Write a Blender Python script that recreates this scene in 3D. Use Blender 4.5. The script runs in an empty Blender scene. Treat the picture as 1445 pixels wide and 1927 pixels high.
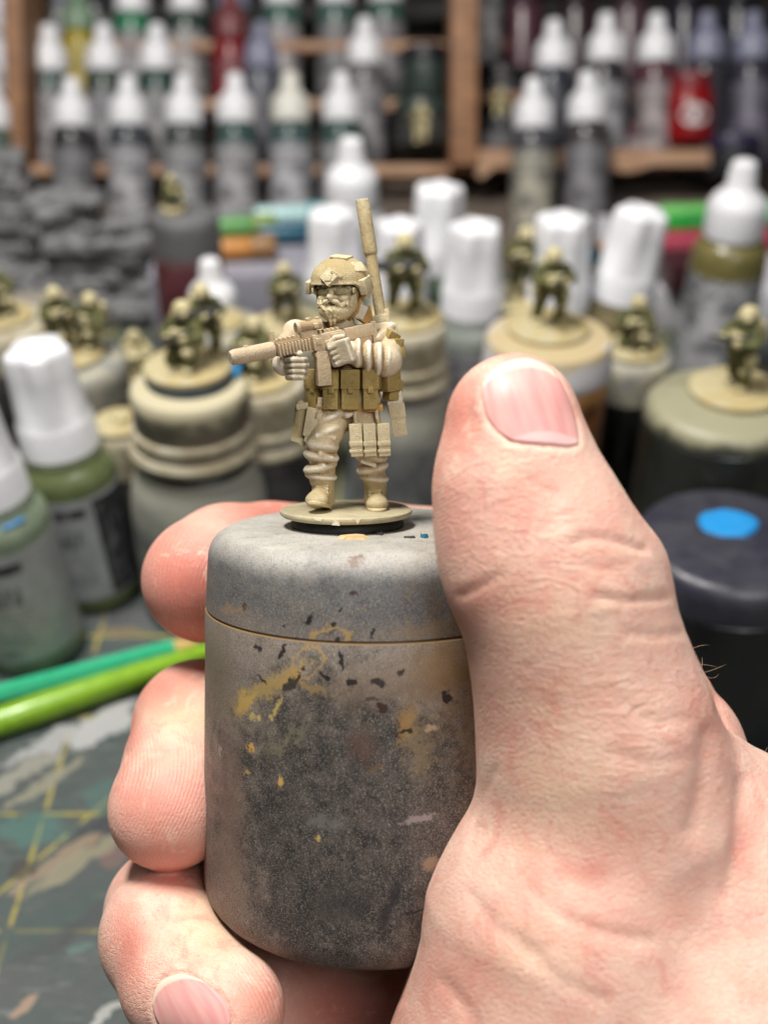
import bpy, bmesh, math, random
import numpy as np
from mathutils import Vector, Matrix
from mathutils.bvhtree import BVHTree

# One Blender unit is one centimetre.
C = bpy.context.scene.collection
SC = bpy.context.scene
rad = math.radians

# ------------------------------------------------------------------ camera
PITCH = rad(34.0)
FPX = 2250.0                      # focal length in pixels of the 1445 x 1927 photograph
CAM = Vector((0, 0, 20))
EX = Vector((1, 0, 0))
FW = Vector((0, math.cos(PITCH), -math.sin(PITCH)))
UP = Vector((0, math.sin(PITCH), math.cos(PITCH)))
cam_d = bpy.data.cameras.new('camera')
cam_o = bpy.data.objects.new('camera', cam_d)
C.objects.link(cam_o)
cam_o.location = CAM
cam_o.rotation_euler = (math.pi/2 - PITCH, 0, 0)
cam_d.sensor_fit = 'VERTICAL'
cam_d.sensor_height = 36.0
cam_d.lens = 36.0*FPX/1927
cam_d.clip_start = 0.5
cam_d.clip_end = 500
cam_d.dof.use_dof = True
cam_d.dof.focus_distance = 15.1
cam_d.dof.aperture_fstop = 0.15
SC.camera = cam_o

# ------------------------------------------------------------------ light
world = bpy.data.worlds.new('World')
SC.world = world
world.use_nodes = True
bg = world.node_tree.nodes['Background']
bg.inputs[0].default_value = (0.93, 0.96, 1.0, 1)
bg.inputs[1].default_value = 0.035
def area(name, loc, target, sx, sy, power, col):
    d = bpy.data.lights.new(name, 'AREA')
    d.shape = 'RECTANGLE'; d.size = sx; d.size_y = sy; d.energy = power; d.color = col
    o = bpy.data.objects.new(name, d); C.objects.link(o)
    o.location = loc
    o.rotation_euler = (Vector(target)-Vector(loc)).to_track_quat('-Z', 'Y').to_euler()
    return o
area('desk_lamp', (-12, 22, 58), (2, 26, 4), 20, 9, 45500, (1.0, 0.97, 0.92))
area('fill_light', (17, -12, 46), (0, 15, 9), 24, 16, 11600, (1.0, 0.985, 0.97))  # added fill near the camera, close so it fades before the rack
SC.view_settings.view_transform = 'Standard'
SC.view_settings.look = 'None'
SC.view_settings.exposure = 0.0
SC.view_settings.gamma = 1.0
SC.cycles.use_denoising = True
SC.cycles.max_bounces = 8

# ------------------------------------------------------------------ pixel helpers
def P(px, py, d):
    return CAM + d*(FW + EX*((px-722.5)/FPX) - UP*((py-963.5)/FPX))
def T(px, py, h=0.0):
    """point at height h over the table seen at pixel px, py"""
    d = (CAM.z-h)/(math.sin(PITCH)+math.cos(PITCH)*(py-963.5)/FPX)
    return P(px, py, d)
def depth(p): return (Vector(p)-CAM).dot(FW)

# ------------------------------------------------------------------ object helpers
def new_obj(name, data, m=None, parent=None):
    o = bpy.data.objects.new(name, data); C.objects.link(o)
    if m is not None and data is not None and len(data.materials) == 0: data.materials.append(m)
    if parent is not None: o.parent = parent
    return o
def tag(o, label=None, cat=None, group=None, kind=None):
    if label: o['label'] = label
    if cat: o['category'] = cat
    if group: o['group'] = group
    if kind: o['kind'] = kind
    return o
def thing(name, label, cat, mat=None, group=None):
    o = bpy.data.objects.new(name, None); C.objects.link(o)
    o.empty_display_size = 0.5
    if mat is not None:
        o.matrix_world = mat if isinstance(mat, Matrix) else Matrix.Translation(mat)
    return tag(o, label, cat, group)
def copy_tree(o, parent=None):
    kids = list(o.children)
    c = o.copy(); C.objects.link(c)
    if parent is not None: c.parent = parent
    for k in kids: copy_tree(k, c)
    return c
def mesh_np(name, V, F, smooth=True):
    """V (n,3); F list/array of quads or mixed faces"""
    me = bpy.data.meshes.new(name)
    if isinstance(F, np.ndarray):
        n = len(F); k = F.shape[1]
        me.vertices.add(len(V)); me.vertices.foreach_set('co', np.asarray(V, np.float32).ravel())
        me.loops.add(n*k); me.loops.foreach_set('vertex_index', F.astype(np.int32).ravel())
        me.polygons.add(n)
        me.polygons.foreach_set('loop_start', np.arange(0, n*k, k, dtype=np.int32))
        me.polygons.foreach_set('loop_total', np.full(n, k, np.int32))
        me.update(calc_edges=True)
    else:
        me.from_pydata([tuple(v) for v in V], [], F)
    me.polygons.foreach_set('use_smooth', np.full(len(me.polygons), smooth, dtype=bool))
    me.validate(); me.update()
    return me
def bm_mesh(name, bm, smooth=False, angle=None):
    bmesh.ops.recalc_face_normals(bm, faces=bm.faces)
    me = bpy.data.meshes.new(name); bm.to_mesh(me); bm.free()
    if smooth or angle:
        me.polygons.foreach_set('use_smooth', np.ones(len(me.polygons), dtype=bool))
    if angle: me.set_sharp_from_angle(angle=angle)
    return me
def lathe(name, prof, seg=40, sharp=40, fn=None):
    """prof [(r,z)], closed at the axis when r==0; fn(ang, r, z)->r"""
    V, F, rings = [], [], []
    for r, z in prof:
        if r < 1e-6:
            V.append((0, 0, z)); rings.append([len(V)-1])
        else:
            ids = []
            for i in range(seg):
                a = 2*math.pi*i/seg
                rr = fn(a, r, z) if fn else r
                V.append((rr*math.cos(a), rr*math.sin(a), z)); ids.append(len(V)-1)
            rings.append(ids)
    for A, B in zip(rings[:-1], rings[1:]):
        for i in range(seg):
            j = (i+1) % seg
            if len(A) == 1 and len(B) == 1: continue
            if len(A) == 1: F.append((A[0], B[j], B[i]))
            elif len(B) == 1: F.append((A[i], A[j], B[0]))
            else: F.append((A[i], A[j], B[j], B[i]))
    bm = bmesh.new()
    vs = [bm.verts.new(v) for v in V]
    for f in F: bm.faces.new([vs[i] for i in f])
    return bm_mesh(name, bm, True, rad(sharp))
def fillet(r, z0, z1, f0=0.0, f1=0.0, n=4):
    """profile of a solid round block from z0 (bottom) to z1 (top) with edge radii f0, f1"""
    p = [(0, z0), (r-f0, z0)]
    for i in range(1, n+1):
        a = math.pi/2*i/n
        if f0 > 0: p.append((r-f0+f0*math.sin(a), z0+f0-f0*math.cos(a)))
    for i in range(0, n+1):
        a = math.pi/2*i/n
        if f1 > 0: p.append((r-f1+f1*math.cos(a), z1-f1+f1*math.sin(a)))
    if f0 == 0: p.append((r, z0))
    if f1 == 0: p.append((r, z1))
    if f0 == 0 and f1 > 0:
        p = [(0, z0), (r, z0)] + [q for q in p[2:] if q != (r, z0)]
    p.append((0, z1))
    return p
def box_bm(bm, c, h, bev=0.0, R=None, taper=None, seg=2):
    """bevelled box added to bm: centre c, half sizes h, rotation R (3x3)"""
    b = bmesh.new()
    bmesh.ops.create_cube(b, size=2)
    for v in b.verts:
        s = 1.0
        if taper and v.co.z < 0: s = taper
        v.co = Vector((v.co.x*h[0]*s, v.co.y*h[1]*s, v.co.z*h[2]))
    if bev > 0:
        bmesh.ops.bevel(b, geom=list(b.edges), offset=bev, segments=seg, affect='EDGES', profile=0.6)
    M = Matrix.Translation(Vector(c)) @ (R.to_4x4() if R is not None else Matrix())
    b.transform(M)
    me = bpy.data.meshes.new('tmp'); b.to_mesh(me); b.free()
    bm.from_mesh(me); bpy.data.meshes.remove(me)
def tube_bm(bm, pts, radii, seg=16, cap=True):
    """swept round tube through pts with radii"""
    pts = [Vector(p) for p in pts]
    rings = []
    n0 = None
    for i, p in enumerate(pts):
        t = (pts[min(i+1, len(pts)-1)]-pts[max(i-1, 0)])
        if t.length < 1e-9: t = (pts[-1]-pts[0])
        t.normalize()
        if n0 is None:
            n0 = t.orthogonal().normalized()
        n0 = (n0 - t*n0.dot(t)).normalized()
        b0 = t.cross(n0)
        r = radii[i] if hasattr(radii, '__len__') else radii
        rings.append([bm.verts.new(p + r*(math.cos(2*math.pi*k/seg)*n0+math.sin(2*math.pi*k/seg)*b0)) for k in range(seg)])
    for A, B in zip(rings[:-1], rings[1:]):
        for k in range(seg):
            bm.faces.new((A[k], A[(k+1) % seg], B[(k+1) % seg], B[k]))
    if cap:
        bm.faces.new(rings[0][::-1]); bm.faces.new(rings[-1])

# ------------------------------------------------------------------ colour and materials
def lin(c):
    def f(x):
        x /= 255.0
        return x/12.92 if x <= 0.04045 else ((x+0.055)/1.055)**2.4
    return (f(c[0]), f(c[1]), f(c[2]), 1.0)
class NT:
    def __init__(s, name):
        s.m = bpy.data.materials.new(name); s.m.use_nodes = True
        s.t = s.m.node_tree; s.N = s.t.nodes; s.L = s.t.links
        s.b = s.N['Principled BSDF']
        s.out = s.N['Material Output']
    def n(s, typ, **kw):
        x = s.N.new(typ)
        for k, v in kw.items(): setattr(x, k, v)
        return x
    def link(s, a, b): s.L.new(a, b)
    def set(s, inp, v):
        if hasattr(v, 'is_output') or isinstance(v, bpy.types.NodeSocket): s.L.new(v, inp)
        else: inp.default_value = v
    def coord(s, which='Object'):
        return s.n('ShaderNodeTexCoord').outputs[which]
    def noise(s, scale, detail=4, rough=0.5, vec=None, out='Fac', dist=0.0):
        x = s.n('ShaderNodeTexNoise')
        x.inputs['Scale'].default_value = scale; x.inputs['Detail'].default_value = detail
        x.inputs['Roughness'].default_value = rough; x.inputs['Distortion'].default_value = dist
        if vec is not None: s.link(vec, x.inputs['Vector'])
        return x.outputs[out]
    def voronoi(s, scale, vec=None, feature='F1', out='Distance'):
        x = s.n('ShaderNodeTexVoronoi', feature=feature)
        x.inputs['Scale'].default_value = scale
        if vec is not None: s.link(vec, x.inputs['Vector'])
        return x.outputs[out]
    def ramp(s, fac, stops):
        x = s.n('ShaderNodeValToRGB')
        e = x.color_ramp.elements
        while len(e) < len(stops): e.new(0.5)
        for el, (p, c) in zip(e, stops):
            el.position = p; el.color = c if len(c) == 4 else (*c, 1)
        s.link(fac, x.inputs[0])
        return x.outputs[0]
    def step(s, fac, a, b, lo=0.0, hi=1.0, smooth=True):
        x = s.n('ShaderNodeMapRange', interpolation_type='SMOOTHSTEP' if smooth else 'LINEAR')
        s.set(x.inputs[0], fac)
        x.inputs[1].default_value = a; x.inputs[2].default_value = b
        x.inputs[3].default_value = lo; x.inputs[4].default_value = hi
        return x.outputs[0]
    def math(s, op, a, b=0.0, c=0.0):
        x = s.n('ShaderNodeMath', operation=op)
        s.set(x.inputs[0], a); s.set(x.inputs[1], b); s.set(x.inputs[2], c)
        return x.outputs[0]
    def mix(s, fac, a, b, blend='MIX'):
        x = s.n('ShaderNodeMix', data_type='RGBA', blend_type=blend)
        s.set(x.inputs[0], fac); s.set(x.inputs[6], a); s.set(x.inputs[7], b)
        return x.outputs[2]
    def sep(s, vec):
        x = s.n('ShaderNodeSeparateXYZ'); s.link(vec, x.inputs[0]); return x.outputs
    def attr(s, name, out='Fac'):
        x = s.n('ShaderNodeAttribute', attribute_name=name); return x.outputs[out]
    def bump(s, h, strength=0.3, dist=0.01, nrm=None):
        x = s.n('ShaderNodeBump'); x.inputs['Strength'].default_value = strength; x.inputs['Distance'].default_value = dist
        s.link(h, x.inputs['Height'])
        if nrm is not None: s.link(nrm, x.inputs['Normal'])
        return x.outputs[0]
    def col(s, v): s.set(s.b.inputs['Base Color'], v)
    def rough(s, v): s.set(s.b.inputs['Roughness'], v)
    def nrm(s, v): s.link(v, s.b.inputs['Normal'])
MATS = {}
def paint(name, c, rough=0.6, var=0.12, scale=3.0, bump=0.15, c2=None, sss=0.0, spec=0.5, grain=40.0):
    """painted or moulded surface: base colour with soft mottling and a fine grain"""
    if name in MATS: return MATS[name]
    s = NT(name)
    co = s.coord()
    base = lin(c)
    dark = lin(c2) if c2 else tuple(x*(1-var*2.2) for x in base[:3])+(1,)
    f = s.noise(scale, 5, 0.6, co)
    s.col(s.mix(s.step(f, 0.35, 0.7), base, dark))
    s.rough(s.step(s.noise(scale*2.3, 3, 0.5, co), 0.2, 0.8, max(rough-0.1, 0.03), min(rough+0.12, 1)))
    s.b.inputs['Specular IOR Level'].default_value = spec
    if bump: s.nrm(s.bump(s.noise(grain, 3, 0.6, co), bump, 0.02))
    if sss:
        s.b.inputs['Subsurface Weight'].default_value = sss
        s.b.inputs['Subsurface Radius'].default_value = (0.25, 0.22, 0.2)
        s.b.inputs['Subsurface Scale'].default_value = 0.5
    MATS[name] = s.m
    return s.m

# ------------------------------------------------------------------ signed distance sculpting
class Sculpt:
    """union of soft primitives on a grid, meshed with surface nets"""
    def __init__(s, lo, hi, vox):
        s.lo = np.array(lo, np.float32); s.v = vox
        s.n = np.ceil((np.array(hi)-np.array(lo))/vox).astype(int)+1
        s.ax = [(s.lo[i]+vox*np.arange(s.n[i])).astype(np.float32) for i in range(3)]
        s.f = np.full(s.n, 9.0*vox+1e3, np.float32)
    def sub(s, lo, hi, m):
        sl, g = [], []
        for i in range(3):
            a = int(np.floor((lo[i]-m-s.lo[i])/s.v)); b = int(np.ceil((hi[i]+m-s.lo[i])/s.v))+1
            a = max(a, 0); b = min(b, s.n[i])
            if b <= a: return None, None
            sl.append(slice(a, b))
            sh = [1, 1, 1]; sh[i] = -1
            g.append(s.ax[i][a:b].reshape(sh))
        return tuple(sl), g
    def put(s, fn, lo, hi, k=0.0, op='u', f=None):
        F = s.f if f is None else f
        sl, g = s.sub(lo, hi, k+3*s.v)
        if sl is None: return
        b = fn(*g).astype(np.float32)
        a = F[sl]
        if op == 'u':
            r = np.minimum(a, b)
            if k > 0:
                h = np.maximum(k-np.abs(a-b), 0)/k
                r = r-h*h*h*k/6.0
        elif op == 'd':
            r = np.maximum(a, -b)
            if k > 0:
                h = np.maximum(k-np.abs(a+b), 0)/k
                r = r+h*h*h*k/6.0
        F[sl] = r
    def cone(s, a, b, ra, rb, k=0.0, op='u', fold=None, flat=None, f=None):
        """tapered capsule; fold(t, ang)->extra radius; flat=(axis vec, scale)"""
        a = np.array(a, float); b = np.array(b, float); ab = b-a; L2 = float(ab@ab)+1e-12
        ref = np.array([0., 0, 1]) if abs(ab[2]) < 0.8*math.sqrt(L2) else np.array([1., 0, 0])
        e1 = np.cross(ab, ref); e1 /= np.linalg.norm(e1)+1e-12; e2 = np.cross(e1, ab/math.sqrt(L2))
        R = max(ra, rb)
        def fn(x, y, z):
            px, py, pz = x-a[0], y-a[1], z-a[2]
            t = np.clip((px*ab[0]+py*ab[1]+pz*ab[2])/L2, 0, 1)
            qx, qy, qz = px-t*ab[0], py-t*ab[1], pz-t*ab[2]
            if flat is not None:
                ax, sc = flat
                dd = (qx*ax[0]+qy*ax[1]+qz*ax[2])*(1.0/sc-1.0)
                qx, qy, qz = qx+dd*ax[0], qy+dd*ax[1], qz+dd*ax[2]
            d = np.sqrt(qx*qx+qy*qy+qz*qz)-(ra+(rb-ra)*t)
            if fold is not None:
                ang = np.arctan2(qx*e2[0]+qy*e2[1]+qz*e2[2], qx*e1[0]+qy*e1[1]+qz*e1[2])
                d = d-fold(t, ang)
            return d
        ex = R*0.25 if fold is not None else 0
        s.put(fn, np.minimum(a, b)-R-ex, np.maximum(a, b)+R+ex, k, op, f)
    def chain(s, pts, k=0.0, f=None, **kw):
        """pts [(x,y,z,r)]"""
        for p, q in zip(pts[:-1], pts[1:]):
            s.cone(p[:3], q[:3], p[3], q[3], k, f=f, **kw)
    def ell(s, c, r, k=0.0, R=None, op='u', f=None):
        c = np.array(c, float); r = np.array(r, float)
        R = np.eye(3) if R is None else np.array(R)
        def fn(x, y, z):
            px, py, pz = x-c[0], y-c[1], z-c[2]
            l = [px*R[0, i]+py*R[1, i]+pz*R[2, i] for i in range(3)]
            k0 = np.sqrt(sum((l[i]/r[i])**2 for i in range(3)))
            k1 = np.sqrt(sum((l[i]/(r[i]*r[i]))**2 for i in range(3)))+1e-9
            return k0*(k0-1.0)/k1
        m = r.max()
        s.put(fn, c-m, c+m, k, op, f)
    def box(s, c, h, rd=0.0, k=0.0, R=None, op='u', f=None):
        c = np.array(c, float)
        R = np.eye(3) if R is None else np.array(R)
        def fn(x, y, z):
            px, py, pz = x-c[0], y-c[1], z-c[2]
            q = [np.abs(px*R[0, i]+py*R[1, i]+pz*R[2, i])-(h[i]-rd) for i in range(3)]
            o = np.sqrt(sum(np.maximum(v, 0)**2 for v in q))
            return o+np.minimum(np.maximum(np.maximum(q[0], q[1]), q[2]), 0)-rd
        m = math.sqrt(sum(v*v for v in h))
        s.put(fn, c-m, c+m, k, op, f)
    def net(s):
        f = s.f; nx, ny, nz = f.shape
        ins = f < 0
        cnt = np.zeros((nx-1, ny-1, nz-1), np.uint8)
        for dx in (0, 1):
            for dy in (0, 1):
                for dz in (0, 1):
                    cnt += ins[dx:nx-1+dx, dy:ny-1+dy, dz:nz-1+dz]
        act = (cnt > 0) & (cnt < 8)
        I = np.argwhere(act)
        idx = np.full(act.shape, -1, np.int64); idx[act] = np.arange(len(I))
        corners = [(a, b, c) for a in (0, 1) for b in (0, 1) for c in (0, 1)]
        vals = {c: f[I[:, 0]+c[0], I[:, 1]+c[1], I[:, 2]+c[2]] for c in corners}
        acc = np.zeros((len(I), 3)); n = np.zeros(len(I))
        for c in corners:
            for ax in range(3):
                if c[ax] == 1: continue
                d = list(c); d[ax] = 1; d = tuple(d)
                va, vb = vals[c], vals[d]
                x = (va < 0) != (vb < 0)
                t = np.where(x, va/(va-vb+1e-12*(va == vb)), 0)
                for j in range(3):
                    acc[:, j] += np.where(x, c[j]+(t if j == ax else 0), 0)
                n += x
        V = (I+acc/np.maximum(n, 1)[:, None])*s.v+s.lo
        Q = []
        for ax in range(3):
            a1, a2 = (ax+1) % 3, (ax+2) % 3
            sl0 = [slice(None)]*3; sl1 = [slice(None)]*3
            sl0[ax] = slice(0, f.shape[ax]-1); sl1[ax] = slice(1, f.shape[ax])
            A, B = ins[tuple(sl0)], ins[tuple(sl1)]
            E = np.argwhere(A != B)
            E = E[(E[:, a1] > 0) & (E[:, a1] < f.shape[a1]-1) & (E[:, a2] > 0) & (E[:, a2] < f.shape[a2]-1)]
            def cell(o1, o2):
                c = E.copy(); c[:, a1] -= o1; c[:, a2] -= o2
                return idx[c[:, 0], c[:, 1], c[:, 2]]
            q = np.stack([cell(1, 1), cell(0, 1), cell(0, 0), cell(1, 0)], 1)
            fl = B[E[:, 0], E[:, 1], E[:, 2]]
            q[fl] = q[fl][:, ::-1]
            Q.append(q)
        return V, np.concatenate(Q)
def relax(V, Q, it=2, w=0.5):
    n = len(V)
    e = np.concatenate([Q[:, [0, 1]], Q[:, [1, 2]], Q[:, [2, 3]], Q[:, [3, 0]]])
    e = np.concatenate([e, e[:, ::-1]])
    deg = np.bincount(e[:, 0], minlength=n).astype(float)
    for _ in range(it):
        S = np.stack([np.bincount(e[:, 0], V[e[:, 1], j], minlength=n) for j in range(3)], 1)/np.maximum(deg, 1)[:, None]
        V = V*(1-w)+S*w
    return V
def vnormals(V, Q):
    d1 = V[Q[:, 2]]-V[Q[:, 0]]; d2 = V[Q[:, 3]]-V[Q[:, 1]]
    fn = np.cross(d1, d2); N = np.zeros_like(V)
    for j in range(4):
        for k in range(3): N[:, k] += np.bincount(Q[:, j], fn[:, k], minlength=len(V))
    return N/(np.linalg.norm(N, axis=1)[:, None]+1e-12)
def set_attr(me, name, vals):
    a = me.attributes.new(name, 'FLOAT', 'POINT'); a.data.foreach_set('value', np.asarray(vals, np.float32))
# ================================================================== the held pot
ALPHA = rad(8.4)
POT_TOP = P(700, 989, 15.8)
AX_UP = UP*math.cos(ALPHA) - FW*math.sin(ALPHA)          # pot axis
AX_AW = (FW*math.cos(ALPHA) + UP*math.sin(ALPHA))        # away from the viewer
POTM = Matrix.Translation(POT_TOP) @ Matrix((EX, AX_AW, AX_UP)).transposed().to_4x4()

def pot_material(name, zlid):
    s = NT(name)
    co = s.coord()
    x, y, z = s.sep(co)
    n1 = s.noise(1.1, 5, 0.6, co); n2 = s.noise(4.0, 5, 0.65, co); n3 = s.noise(0.55, 3, 0.5, co)
    zz = s.math('ADD', z, s.math('MULTIPLY', s.math('SUBTRACT', n1, 0.5), 0.55))
    # layered overspray: pale on top, grey shoulder, taupe sides with dark worn centre
    base = s.ramp(s.step(zz, -5.4, 0.0, 0, 1, False), [
        (0.0, lin((92, 79, 72))), (0.35, lin((104, 91, 84))), (0.62, lin((126, 114, 104))),
        (0.80, lin((128, 116, 106))), (0.865, lin((98, 96, 96))), (0.93, lin((106, 106, 107))),
        (0.985, lin((168, 165, 158))), (1.0, lin((186, 183, 175)))])
    grn = s.step(s.noise(0.9, 4, 0.6, co, dist=0.6), 0.52, 0.72)
    base = s.mix(s.math('MULTIPLY', grn, 0.35), base, lin((112, 104, 84)))
    base = s.mix(s.step(n2, 0.5, 0.72, 0, 0.35), base, lin((150, 138, 124)))
    base = s.mix(s.step(n2, 0.47, 0.3, 0, 0.4), base, lin((72, 64, 60)))
    # dark worn centre on the front
    xs = s.math('DIVIDE', s.math('ADD', x, 0.25), 1.6)
    zs = s.math('DIVIDE', s.math('ADD', z, 3.2), 1.9)
    rr = s.math('SQRT', s.math('ADD', s.math('MULTIPLY', xs, xs), s.math('MULTIPLY', zs, zs)))
    rr = s.math('ADD', rr, s.math('MULTIPLY', s.math('SUBTRACT', n2, 0.5), 1.1))
    rr = s.math('ADD', rr, s.math('MULTIPLY', s.math('SUBTRACT', n1, 0.5), 0.9))
    front = s.step(y, 0.3, -0.6)
    dark = s.math('MULTIPLY', s.step(rr, 1.2, 0.7), front)
    base = s.mix(s.math('MULTIPLY', dark, s.step(n2, 0.3, 0.66, 0.98, 0.7)), base, s.mix(s.step(n2, 0.4, 0.62), lin((40, 38, 38)), lin((62, 57, 54))))
    # speckle of dry spray
    v = s.noise(70, 3, 0.8, co)
    base = s.mix(s.step(v, 0.53, 0.64), base, s.mix(0.55, base, lin((196, 190, 178))))
    base = s.mix(s.step(v, 0.47, 0.34), base, s.mix(0.78, base, lin((30, 28, 30))))
    sp = s.voronoi(26, co)
    rnd = s.n('ShaderNodeTexVoronoi'); rnd.inputs['Scale'].default_value = 26; s.link(co, rnd.inputs['Vector'])
    cr = s.sep(rnd.outputs['Color'])[0]
    base = s.mix(s.math('MULTIPLY', s.step(sp, 0.22, 0.12), s.math('MULTIPLY', s.math('GREATER_THAN', cr, 0.93), 0.6)), base, lin((190, 182, 164)))
    grain = s.noise(24, 4, 0.75, co)
    dist = s.noise(6.5, 4, 0.7, co, out='Color')
    dv = s.n('ShaderNodeVectorMath', operation='SUBTRACT'); s.link(dist, dv.inputs[0]); dv.inputs[1].default_value = (0.5, 0.5, 0.5)
    dx, _, dz = s.sep(dv.outputs[0])
    def blob(base, px, py, w, h, ang, c, op=1.0, wob=1.0, ring=0.0, soft=0.25):
        X0 = (px-700)/161.0; Z0 = -(py-1040)/157.0; W = w/161.0; H = h/157.0
        a = rad(ang)
        ux = s.math('ADD', s.math('SUBTRACT', x, X0), s.math('MULTIPLY', dx, 0.35*wob))
        uz = s.math('ADD', s.math('SUBTRACT', z, Z0), s.math('MULTIPLY', dz, 0.35*wob))
        p = s.math('DIVIDE', s.math('ADD', s.math('MULTIPLY', ux, math.cos(a)), s.math('MULTIPLY', uz, math.sin(a))), W)
        q = s.math('DIVIDE', s.math('SUBTRACT', s.math('MULTIPLY', uz, math.cos(a)), s.math('MULTIPLY', ux, math.sin(a))), H)
        r = s.math('SQRT', s.math('ADD', s.math('MULTIPLY', p, p), s.math('MULTIPLY', q, q)))
        if ring: r = s.math('ADD', s.math('DIVIDE', s.math('ABSOLUTE', s.math('SUBTRACT', r, 1.0)), ring), 0.3)
        if sum(c) > 200: r = s.math('ADD', r, s.math('MULTIPLY', s.math('SUBTRACT', grain, 0.47), 2.6))
        m = s.math('MULTIPLY', s.step(r, 1.0+soft, 1.0-soft), front)
        return s.mix(s.math('MULTIPLY', m, op), base, lin(c))
    OC, BK = (172, 140, 84), (30, 26, 26)
    if zlid:
        L = [(585, 1163, 4.8, 14.4, -22, BK, .95, .5, 0, .2), (645, 1140, 3.2, 6.0, 0, BK, .9, .5, 0, .2),
             (670, 1112, 8, 5, 0, (70, 40, 40), .9, .5, 0, .2), (630, 1171, 5.6, 4.2, 0, BK, .9, .6, 0, .2), (540, 1175, 4.0, 3.4, 0, BK, .9, .6, 0, .2),
             (704, 1183, 3.2, 7.6, -20, BK, .9, .6, 0, .2), (627, 1192, 34, 17, 5, OC, .8, .7, .25, .3), (640, 1193, 4.8, 3.4, 0, BK, .9, .6, 0, .2),
             (456, 1158, 5, 8, 0, (60, 50, 45), .9, .5, 0, .3), (430, 1170, 30, 8, 15, (160, 130, 95), .6, 1, 0, .6),
             (672, 1055, 18, 6, 0, (120, 96, 80), .8, 1, 0, .4), (800, 1180, 60, 14, 5, (140, 118, 90), .5, 1.5, 0, .6)]
    else:
        L = [(500, 1300, 92, 15, -145, (172, 146, 88), .8, .9, 0, .5), (452, 1345, 36, 12, -125, (190, 158, 88), .85, .8, 0, .4),
             (582, 1240, 36, 24, 40, OC, .7, .6, .13, .4), (545, 1275, 40, 6, 42, OC, .75, .5, 0, .4), (583, 1285, 42, 8, -20, OC, .55, .9, 0, .5),
             (835, 1255, 80, 62, 20, (140, 108, 66), .55, 1.6, 0, .6), (768, 1355, 18, 36, -12, (164, 124, 68), .75, .9, 0, .5),
             (700, 1280, 90, 40, 10, (132, 112, 94), .5, 1.6, 0, .6), (790, 1400, 25, 60, 10, (140, 122, 92), .6, 1.6, 0, .6),
             (464, 1424, 10, 7, -50, (206, 160, 78), 1, .8, 0, .25), (527, 1476, 3.5, 12, 5, (200, 160, 92), 1, .5, 0, .25),
             (520, 1335, 5, 22, -20, (190, 165, 96), .9, .6, 0, .3), (455, 1475, 12, 7, 30, (190, 165, 96), .7, .9, 0, .4),
             (470, 1363, 8, 8, 0, (190, 170, 105), .9, .8, 0, .3), (485, 1362, 6, 6, 0, (190, 170, 105), .9, .8, 0, .3), (511, 1359, 6, 6, 0, (190, 170, 105), .8, .8, 0, .3),
             (540, 1395, 60, 8, 45, (128, 124, 96), .6, 1.8, 0, .6), (610, 1540, 26, 20, 0, (120, 116, 112), .6, 1.8, 0, .6), (600, 1580, 7, 5, 0, (200, 170, 100), .8, .9, 0, .3),
             (645, 1235, 4.8, 18.7, 10, BK, .97, .5, 0, .2), (533, 1225, 4.0, 17.0, -30, BK, .95, .6, 0, .2), (485, 1230, 5.6, 4.2, 0, BK, .9, .6, 0, .2),
             (563, 1272, 4.0, 13.6, -10, BK, .9, .7, 0, .2), (616, 1265, 11.2, 5.1, -35, BK, .95, .6, 0, .2), (663, 1270, 10.4, 6.8, 0, BK, .95, .7, 0, .2),
             (713, 1274, 14, 9, 0, (44, 38, 36), .95, .6, 0, .2), (724, 1320, 10, 8, -25, (58, 36, 30), .95, .5, 0, .2), (845, 1311, 6.4, 11.9, 45, BK, .95, .9, 0, .2),
             (757, 1256, 6.4, 4.2, 20, BK, .9, .7, 0, .2), (765, 1369, 13.6, 4.2, 12, BK, .95, .6, 0, .2), (490, 1288, 12.8, 4.2, -40, BK, .9, .8, 0, .2), (545, 1290, 22, 7, 45, (40, 36, 34), .85, .8, 0, .3),
             (705, 1303, 20, 4, 0, (60, 48, 44), .8, .7, 0, .3), (575, 1253, 4.8, 3.4, 0, BK, .9, .6, 0, .2), (815, 1366, 14, 7, 15, (178, 152, 122), .9, .7, 0, .3),
             (682, 1395, 24, 32, 0, (92, 66, 56), .6, 1, 0, .5), (705, 1435, 12, 10, 0, (120, 92, 64), .6, 1, 0, .5),
             (788, 1536, 33, 7, 8, (150, 138, 136), .85, .35, 0, .25), (818, 1624, 22, 14, -15, (150, 126, 104), .85, .9, 0, .3),
             (745, 1680, 10, 26, -15, (40, 39, 44), .8, .6, 0, .4), (728, 1712, 8, 22, -20, (44, 42, 46), .75, .6, 0, .4), (780, 1715, 22, 3, 8, (44, 40, 40), .8, .3, 0, .3),
             (704, 1487, 9, 4, -20, (44, 40, 40), .8, .7, 0, .3), (640, 1700, 60, 30, 30, (60, 57, 58), .5, 1.5, 0, .6), (397, 1460, 3, 12, 0, (190, 178, 170), .7, .6, 0, .4),
             (388, 1300, 40, 90, 0, (118, 108, 86), .6, 1.5, 0, .6), (420, 1560, 30, 190, 0, (136, 112, 98), .55, 1.2, 0, .7)]
    # warm brown and mustard haze on the right of the front
    hz = s.math('MULTIPLY', s.math('MULTIPLY', s.step(x, 0.3, 1.2), s.step(z, -3.3, -1.5)), s.math('MULTIPLY', front, s.step(s.noise(3.2, 5, 0.75, co, dist=1.0), 0.42, 0.6)))
    base = s.mix(s.math('MULTIPLY', hz, 0.6), base, lin((124, 96, 62)))
    hz2 = s.math('MULTIPLY', s.step(z, -3.2, -1.3), s.step(s.noise(5.0, 6, 0.8, co, dist=1.5), 0.57, 0.66))
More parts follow.
